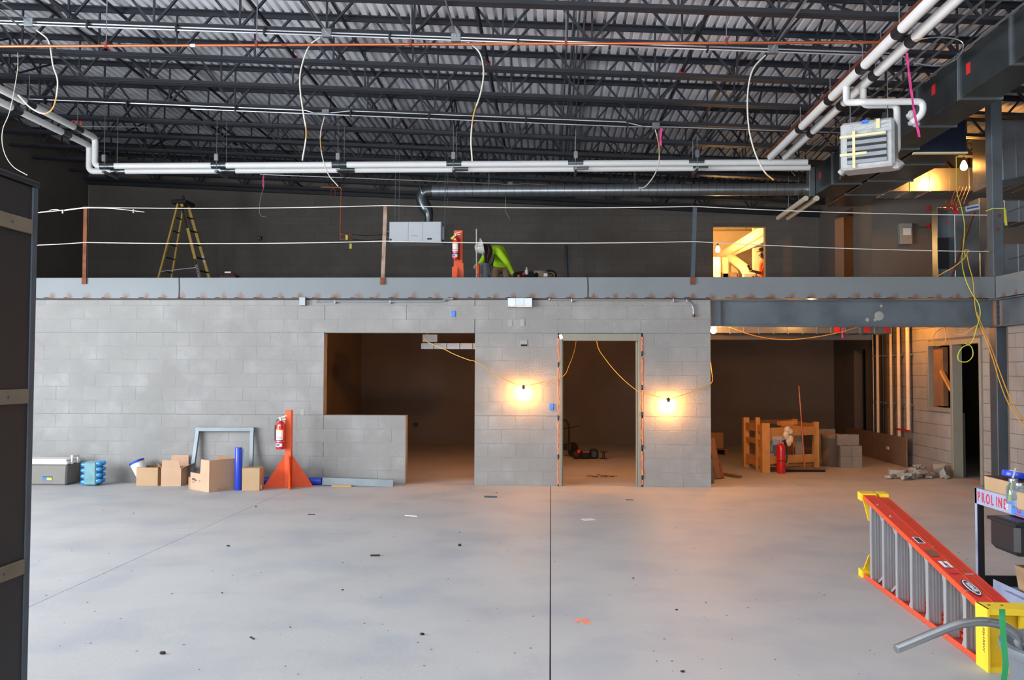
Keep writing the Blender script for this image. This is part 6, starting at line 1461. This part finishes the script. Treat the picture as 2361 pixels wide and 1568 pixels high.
# decals on the upper rail
sl2 = (LP(1, 0, zt_(1)) - LP(0, 0, zt_(0))).normalized(); nrm = sx.cross(-sl2).normalized()
if nrm.z < 0: nrm = -nrm
def dec(t, u, L_, Wd, m, nm='decal', lift=.0006):
    c = LP(t, u, zt_(t)) + nrm * lift; a = sl2 * L_ / 2; b = sx * Wd / 2; return MB().prism([c - a - b, c + a - b, c + a + b, c - a + b], nrm * .0006).build(nm, m, ld)
dec(.50, .05, .13, .05, 'label_white'); dec(.50, .05, .11, .035, 'navy', lift=.0014); dec(.61, .045, .12, .05, 'old_wood'); dec(.70, .05, .11, .055, 'label_white'); dec(.69, .05, .09, .008, 'print_ink', lift=.0014); dec(.71, .058, .08, .006, 'print_ink', lift=.0014); dec(.71, .045, .08, .006, 'print_ink', lift=.0014); dec(.755, .05, .06, .05, 'paint_red')
c = LP(.865, .05, zt_(.865)) + nrm * .0008
Me = Matrix.Translation(c) @ frameM((0, 0, 0), sl2, sx if sl2.cross(sx).z > 0 else -sx)
for (L_, Wd, m_, lf) in ((.25, .068, 'navy', 0), (.232, .056, 'label_white', .0008), (.21, .042, 'navy', .0016)):
    MB().add([(L_ / 2 * math.cos(a), Wd / 2 * math.sin(a), lf) for a in [k * math.pi / 14 for k in range(28)]] + [(L_ / 2 * math.cos(a), Wd / 2 * math.sin(a), lf + .0007) for a in [k * math.pi / 14 for k in range(28)]], [tuple(range(27, -1, -1)), tuple(range(28, 56))] + [(k, (k + 1) % 28, (k + 1) % 28 + 28, k + 28) for k in range(28)]).xf(Me).build('brand_oval', m_, ld)
text_mesh('WERNER', .036, 'label_white', 'oval_lettering', ld, Me @ Matrix.Translation((0, 0, .0028)))

# ---- steel parts cart
YF = 6.60; X0 = at(2247, 1124, Y=YF).x; YN = 5.30; X1 = X0 + .62; ZTp = at(2247, 1124, Y=YF).z; ZBt = at(2250, 1160, Y=YF).z
ct = thing('parts_cart', 'worn blue steel two shelf cart with stencilled red lettering', 'cart', ((X0 + X1) / 2, (YF + YN) / 2, 0))
MB().box(X0, X0 + .004, YN, YF, ZBt, ZTp, .001).build('shelf_edge', 'cart_blue', ct); MB().box(X1 - .004, X1, YN, YF, ZBt, ZTp).build('shelf_edge', 'cart_blue', ct); MB().box(X0, X1, YF - .004, YF, ZBt, ZTp).build('shelf_edge', 'cart_blue', ct); MB().box(X0, X1, YN, YN + .004, ZBt, ZTp).build('shelf_edge', 'cart_blue', ct)
MB().box(X0 + .004, X1 - .004, YN + .004, YF - .004, ZTp - .035, ZTp - .030).build('top_shelf', 'cart_blue', ct)
zl0, zl1 = .13, .24
MB().box(X0, X0 + .004, YN, YF - .25, zl0, zl1).build('shelf_edge', 'cart_blue', ct); MB().box(X0 + .004, X1, YN, YF, zl0, zl0 + .005).build('bottom_shelf', 'cart_blue', ct); MB().box(X0 + .06, X1, YF - .02, YF, zl0 + .0, zl1 - .03).build('shelf_edge', 'black_matte', ct)
for xx in (X0, X1 - .035):
    for yy in (YF - .03, YN):
        MB().box(xx, xx + .004, yy, yy + .03, .06, ZTp, .0005).build('leg', 'cart_blue', ct); MB().box(xx + .004, xx + .05, yy + .0, yy + .004, .06, ZBt + .02).build('leg', 'black_plastic', ct)  # camera face of each leg is black, shade put into the colour
        MB().lathe([(.045, -.015), (.05, -.01), (.05, .01), (.045, .015)], (xx + .02, yy + .015, .05), 16, (1, 0, 0)).build('caster', 'black_plastic', ct)
# bright blue patch and stencil letters on the long side
yb = at(2332, 1165, X=X0).y
MB().box(X0 - .0008, X0 - .0002, YN + .02, yb, ZBt + .004, ZTp - .006).build('paint_patch', 'cart_bright', ct)
zc = (ZTp + ZBt) / 2 - .004
for ch, px in zip('PROLINE', (2257, 2267, 2278, 2288, 2298, 2306, 2317)):
    y = at(px, 1152, X=X0).y; text_mesh(ch, .095, 'paint_red', 'stencil_letter', ct, frameM((X0 - .0015, y, zc), (0, -1, 0), (0, 0, 1)) @ Matrix.Diagonal((.75, 1, 1, 1)), bold=True)
for ch, dy in (('G', .0), ('L', .085)): 
    y = at(2349, 1172, X=X0).y - dy; text_mesh(ch, .095, 'paint_red', 'stencil_letter', ct, frameM((X0 - .0015, y, zc), (0, -1, 0), (0, 0, 1)) @ Matrix.Diagonal((.75, 1, 1, 1)), bold=True)
y = at(2349, 1190, X=X0).y; MB().box(X0 - .0018, X0 - .001, y - .12, y + .05, ZBt + .006, ZBt + .013).build('stencil_line', 'paint_red', ct)
text_mesh('e', .085, 'label_white', 'chalk_letter', ct, frameM((X0 - .0022, at(2322, 1160, X=X0).y, zc), (0, -1, 0), (0, 0, 1)))
# things on the cart
zs_ = ZTp - .030
def cart_box(px0, px1, y0, y1, z1, name, m, lab, cat='box'):
    a, b = at(px0, 1120, Y=y0).x, at(px1, 1120, Y=y0).x; t = thing(name, lab, cat, ((a + b) / 2, (y0 + y1) / 2, zs_)); return t, a, b
t, a, b = cart_box(2266, 2310, 6.10, 6.50, 0, 'cardboard_box', 'cardboard', 'small open cardboard box with lime label on the cart top')
a = X0 + .02; b = a + .18; zt2 = at(2255, 1097, Y=6.5).z
for (x0_, x1_, y0_, y1_, m_) in ((a, a + .005, 6.13, 6.50, 'cardboard'), (b - .005, b, 6.13, 6.50, 'cardboard_in'), (a, b, 6.13, 6.135, 'hair'), (a, b, 6.495, 6.50, 'cardboard')): MB().box(x0_, x1_, y0_, y1_, zs_, zt2).build('carton_side', m_, t)
MB().box(a + .005, b - .005, 6.135, 6.495, zs_, zs_ + .006).build('carton_bottom', 'cardboard_in', t); MB().box(a + .03, a + .16, 6.127, 6.1295, zs_ + .035, zt2 - .015).build('label_panel', 'lime_label', t); MB().box(a + .035, a + .155, 6.125, 6.1268, zt2 - .055, zt2 - .03).build('label_band', 'black_matte', t)
MB().box(a, b + .05, 6.12, 6.50, zt2, zt2 + .004).xf(Matrix.Identity(4)).build('lid_flap', 'hair', t)
q = V((a + .10, 6.28, zt2 + .004)); t = thing('tape_roll', 'blue tape roll lying on the small cart box', 'tape roll', q)
Mt = Matrix.Translation(q + V((0, 0, .012))) @ Matrix.Rotation(R(10), 4, 'Y')
MB().lathe([(.04, 0), (.078, 0), (.08, .003), (.08, .037), (.078, .04), (.04, .04)], (0, 0, 0), 28).xf(Mt).build('tape', 'blue_plastic', t); MB().lathe([(.030, .001), (.040, .001), (.040, .043), (.030, .043)], (0, 0, 0), 24).xf(Mt).build('core', 'label_white', t)
tag(MB().bar((a + .03, 6.17, zt2 + .008), (a + .075, 6.21, zt2 + .085), .012, .006).build('utility_knife', 'aluminium'), 'thin silver blade leaning on the blue tape roll', 'knife')
for k, (px, y, r_, h) in enumerate(((2337, 6.0, .045, .15), (2352, 5.85, .05, .14))):
    x = at(px, 1130, Y=y).x; t = thing('glass_jar', ('clear glass jar standing beside the lime label', 'clear glass jar standing behind the paper bag')[k], 'jar', (x, y, zs_)); MB().lathe([(r_ * .9, 0), (r_, .006), (r_, h * .7), (r_ * .6, h * .88), (r_ * .6, h)], (x, y, zs_), 18).build('jar', 'glass_clear', t); MB().lathe([(r_ * .64, 0), (r_ * .64, .014)], (x, y, zs_ + h), 16).build('lid', 'galv', t)
x = at(2352, 1150, Y=5.75).x; tag(MB().box(x - .02, x + .12, 5.62, 5.76, zs_, zs_ + .11, .01).build('paper_bag', 'cardboard'), 'crumpled paper bag at the near end of the cart top', 'bag')
for k in range(5):
    x, y = X0 + .05 + .02 * k, 6.02 - k * .05; tag(MB().tube([(x, y, zs_ + .012), (x + .10, y - .02, zs_ + .012)], .012, 7).build('steel_fitting', 'galv_dark'), 'small dark steel fitting lying on the cart top below the jar', 'fitting', 'loose fittings on the cart')
# black bin hung under the top shelf
x0_ = at(2315, 1230, Y=5.95).x; t = thing('black_bin', 'black plastic bin hooked under the cart top', 'bin', (x0_ + .2, 5.95, .45))
za, zb_ = at(2320, 1275, Y=5.95).z, ZBt - .01
MB().box(x0_, x0_ + .42, 5.80, 6.15, za, zb_, .03).build('tub', 'black_plastic', t); MB().box(x0_ - .012, x0_ + .43, 5.79, 6.16, zb_ - .03, zb_ - .008, .006).build('rim', 'black_matte', t); MB().box(x0_ + .05, x0_ + .35, 5.793, 5.80, za + .01, za + .018).build('painted_edge_glint', 'galv', t)  # thin bright strip paints a highlight on the bin
# lower shelf: cardboard tray, paper bag with red print, sheet
x0_ = X0 + .03; t = thing('cardboard_tray', 'open cardboard tray sitting on the lower cart shelf', 'box', (x0_ + .2, 5.9, zl0 + .006))
zt3 = at(2290, 1303, Y=6.1).z; z3 = zl0 + .006
mb = MB().box(x0_, x0_ + .45, 5.45, 6.12, z3, zt3); 
for p in mb.v:
    if p.z < z3 + .01: p.x += .03 if p.x < x0_ + .1 else -.03; p.y += .02 if p.y < 5.6 else -.02
mb.build('tray', 'cardboard', t); MB().box(x0_ + .01, x0_ + .44, 5.46, 6.11, zt3, zt3 + .001).build('tray_inside', 'cardboard_in', t)
q = V((x0_ + .17, 5.98, zt3 + .004)); t = thing('paper_wrapper', 'white paper wrapper with red lettering on the cardboard tray', 'wrapper', q); M = frameM(q + V((0, 0, .03)), (.35, -.9, .05), (.5, .1, .75))
MB().box(-.12, .14, -.045, .05, -.02, 0, .008).xf(M).build('paper', 'label_white', t); text_mesh('THE', .075, 'paint_red', 'lettering', t, M @ Matrix.Translation((.0, .0, .002)))
tag(MB().box(X0 - .03, X0 - .012, 5.32, 6.15, zl0 - .06, zl0 + .08).xf(Matrix.Identity(4)).build('cart_sheet', 'cart_blue'), 'pale blue sheet metal piece leaning along the lower cart shelf', 'sheet metal')
# ---- grey bin with bent pipe and green strap
bc = V((2.44, 4.30, 0)); bh_ = at(2290, 1490, Y=4.3).z
bn = thing('grey_bin', 'round grey plastic bin with navy base in front of the ladder cap', 'bin', bc)
MB().lathe([(.25, .12), (.285, bh_ - .05), (.305, bh_ - .045), (.315, bh_ - .02), (.312, bh_), (.285, bh_ + .004), (.268, bh_ - .03), (.24, .14), (.001, .135)], bc, 40).build('tub', 'barrel_grey', bn); MB().lathe([(.30, 0), (.31, .01), (.285, .13), (.255, .14)], bc, 36).build('base', 'navy', bn)
m = MB()
for k in range(10): a = random.uniform(0, 6.28); r_ = random.uniform(0, .16); m.ball(bc + V((r_ * math.cos(a), r_ * math.sin(a), bh_ - .12 + random.uniform(-.03, .05))), random.uniform(.05, .09), 8, random.uniform(.5, 1.0))
tag(stuff(m.build('crumpled_film', 'film')), 'crumpled clear plastic film stuffed inside the grey bin', 'plastic film')
Pp = [V((bc.x + .22, bc.y, bh_ - .2)), at(2372, 1500, Y=4.25), at(2348, 1468, Y=4.22), at(2312, 1443, Y=4.2), at(2272, 1434, Y=4.18), at(2230, 1436, Y=4.15), at(2185, 1448, Y=4.12), at(2066, 1497, Y=4.05)]
P_ = smooth(Pp, 6); t = thing('bent_pipe', 'bent bare steel pipe sticking out of the grey bin', 'pipe', bc + V((0, 0, bh_)))
MB().tube(P_, .0205, 16).build('pipe', 'bare_steel', t); d = (P_[-1] - P_[-2]).normalized(); MB().lathe([(.016, 0), (.0205, .002), (.0212, .003)], P_[-1] + d * .0005, 16, -d).build('pipe_end', 'galv', t)
def strip(pts, wd, m, nm, lab, cat):
    P = smooth(pts, 4); vs = []; fs = []
    for p in P: vs += [p - V((wd / 2, 0, 0)), p + V((wd / 2, 0, 0)), p + V((wd / 2, .003, 0)), p + V((-wd / 2, .003, 0))]
    for i in range(len(P) - 1):
        o = 4 * i; fs += [(o, o + 1, o + 5, o + 4), (o + 1, o + 2, o + 6, o + 5), (o + 2, o + 3, o + 7, o + 6), (o + 3, o, o + 4, o + 7)]
    return tag(MB().add(vs, fs).build(nm, m), lab, cat)
strip([at(2312, 1436, Y=4.24), at(2311, 1405, Y=4.20), at(2311, 1420, Y=4.14), at(2314, 1470, Y=4.10), at(2319, 1530, Y=4.05), at(2326, 1600, Y=4.03), V((2.2, 3.98, .12))], .026, 'green_strap', 'green_strap', 'green strap looped over the bent pipe and down past the grey bin', 'strap')

# ---- tall dark panel with battens at the left edge
PX = at(78, 840, Y=3.2).x; zp = at(88, 434, Y=3.2).z
dp = thing('dark_crate', 'tall dark sheet sided crate with three pale wooden battens close to the camera', 'crate', (PX - .25, 2.4, 0))
MB().box(PX - .5, PX, 1.6, 3.19, 0, zp, .006).build('side_sheet', 'dark_panel', dp); MB().box(PX - .06, PX + .004, 3.165, 3.20, 0, zp - .002, .003).build('lit_corner_strip', 'steel_blue', dp)  # lighter strip at the far corner paints the lit edge of the sheet
for py in (522, 914, 1309):
    z = at(80, py, Y=3.14).z; s_ = MB().box(PX, PX + .012, 1.6, 3.155, z - .026, z + .026, .002).build('batten', 'strip_wood', dp)
    for y in (2.45, 2.75, 3.03): MB().lathe([(.005, 0), (.005, .0015)], (PX + .012, y, z), 7, (1, 0, 0)).build('nail', 'weld', s_)
MB().box(PX - .5, PX + .01, 1.6, 3.2, zp, zp + .02, .003).build('lid', 'dark_panel', dp)

# ---- litter on the floor
def litter(px, py, l, w_, h, rot, m, nm, lab, cat='litter', group=None):
    p = at(px, py, Z=0); return tag(MB().box(-l / 2, l / 2, -w_ / 2, w_ / 2, 0, h, min(h, w_) * .2).xf(Matrix.Translation(p) @ Matrix.Rotation(rot, 4, 'Z')).build(nm, m), lab, cat, group)
litter(1131, 1147, .17, .03, .02, R(-8), 'steel_blue', 'marker_pen', 'dark blue grey stick on floor left of the doorway', 'stick')
litter(948, 1190, .16, .02, .006, R(-18), 'label_white', 'white_strip', 'thin white strip lying on floor before the window opening', 'strip')
litter(1356, 1198, .14, .12, .002, R(20), 'label_white', 'paper_scrap', 'pale flat paper scrap on floor before the door', 'paper')
litter(865, 1282, .085, .03, .012, R(5), 'hair', 'wood_chip', 'brown splintered chip on floor left of the centre joint', 'chip')
litter(1060, 1259, .03, .02, .02, R(5), 'hair', 'dirt_clod', 'small brown clod on floor between strip and centre joint', 'clod')
litter(718, 1187, .08, .02, .008, 0, 'weld', 'wire_bit', 'short dark bit of wire on floor past the left joint', 'wire')
litter(1452, 1153, .10, .03, .006, 0, 'weld', 'wire_bit', 'dark sliver on floor right of the doorway', 'wire')
for k, (px, py) in enumerate(((579, 1471), (375, 1508), (973, 1464), (1560, 1407), (526, 1260), (1460, 1334), (590, 1169), (790, 1361), (1145, 1137), (669, 1447), (584, 1474), (1574, 1550), (1060, 1228), (790, 1298), (512, 1368), (308, 1184))):
    p = at(px, py, Z=0); s_ = .6 * (.012, .02, .017, .012, .018, .01, .014, .01, .012, .007, .01, .014, .01, .007, .009, .009)[k]
    mb = MB().ball((0, 0, s_ * .6), s_, 7, .7)
    for v in mb.v: v += V((random.uniform(-.3, .3), random.uniform(-.3, .3), random.uniform(-.1, .1))) * s_; v.z = max(v.z, 0)
    mb.xf(Matrix.Translation(p) @ Matrix.Diagonal((1.5, 1, 1, 1))); tag(mb.build('debris_crumb', 'hair' if k % 3 else 'weld'), 'small dark crumb of debris on the open concrete floor', 'debris', 'debris crumbs on the open floor')
m = MB(); rr2 = random.Random(3)
for k in range(260):
    px, py = rr2.uniform(70, 2240), 1125 + 440 * rr2.random() ** 1.3; p = at(px, py, Z=0)
    if p.y > 12.9 or (p.x > 2.3 and p.y < 8): continue
    s_ = rr2.uniform(.0012, .0035); m.box(p.x - s_ * rr2.uniform(1, 2.4), p.x + s_ * rr2.uniform(1, 2.4), p.y - s_, p.y + s_, 0, s_ * .8)
tag(stuff(m.build('floor_grit', 'old_wood')), 'fine grit and specks scattered over the concrete floor', 'grit')
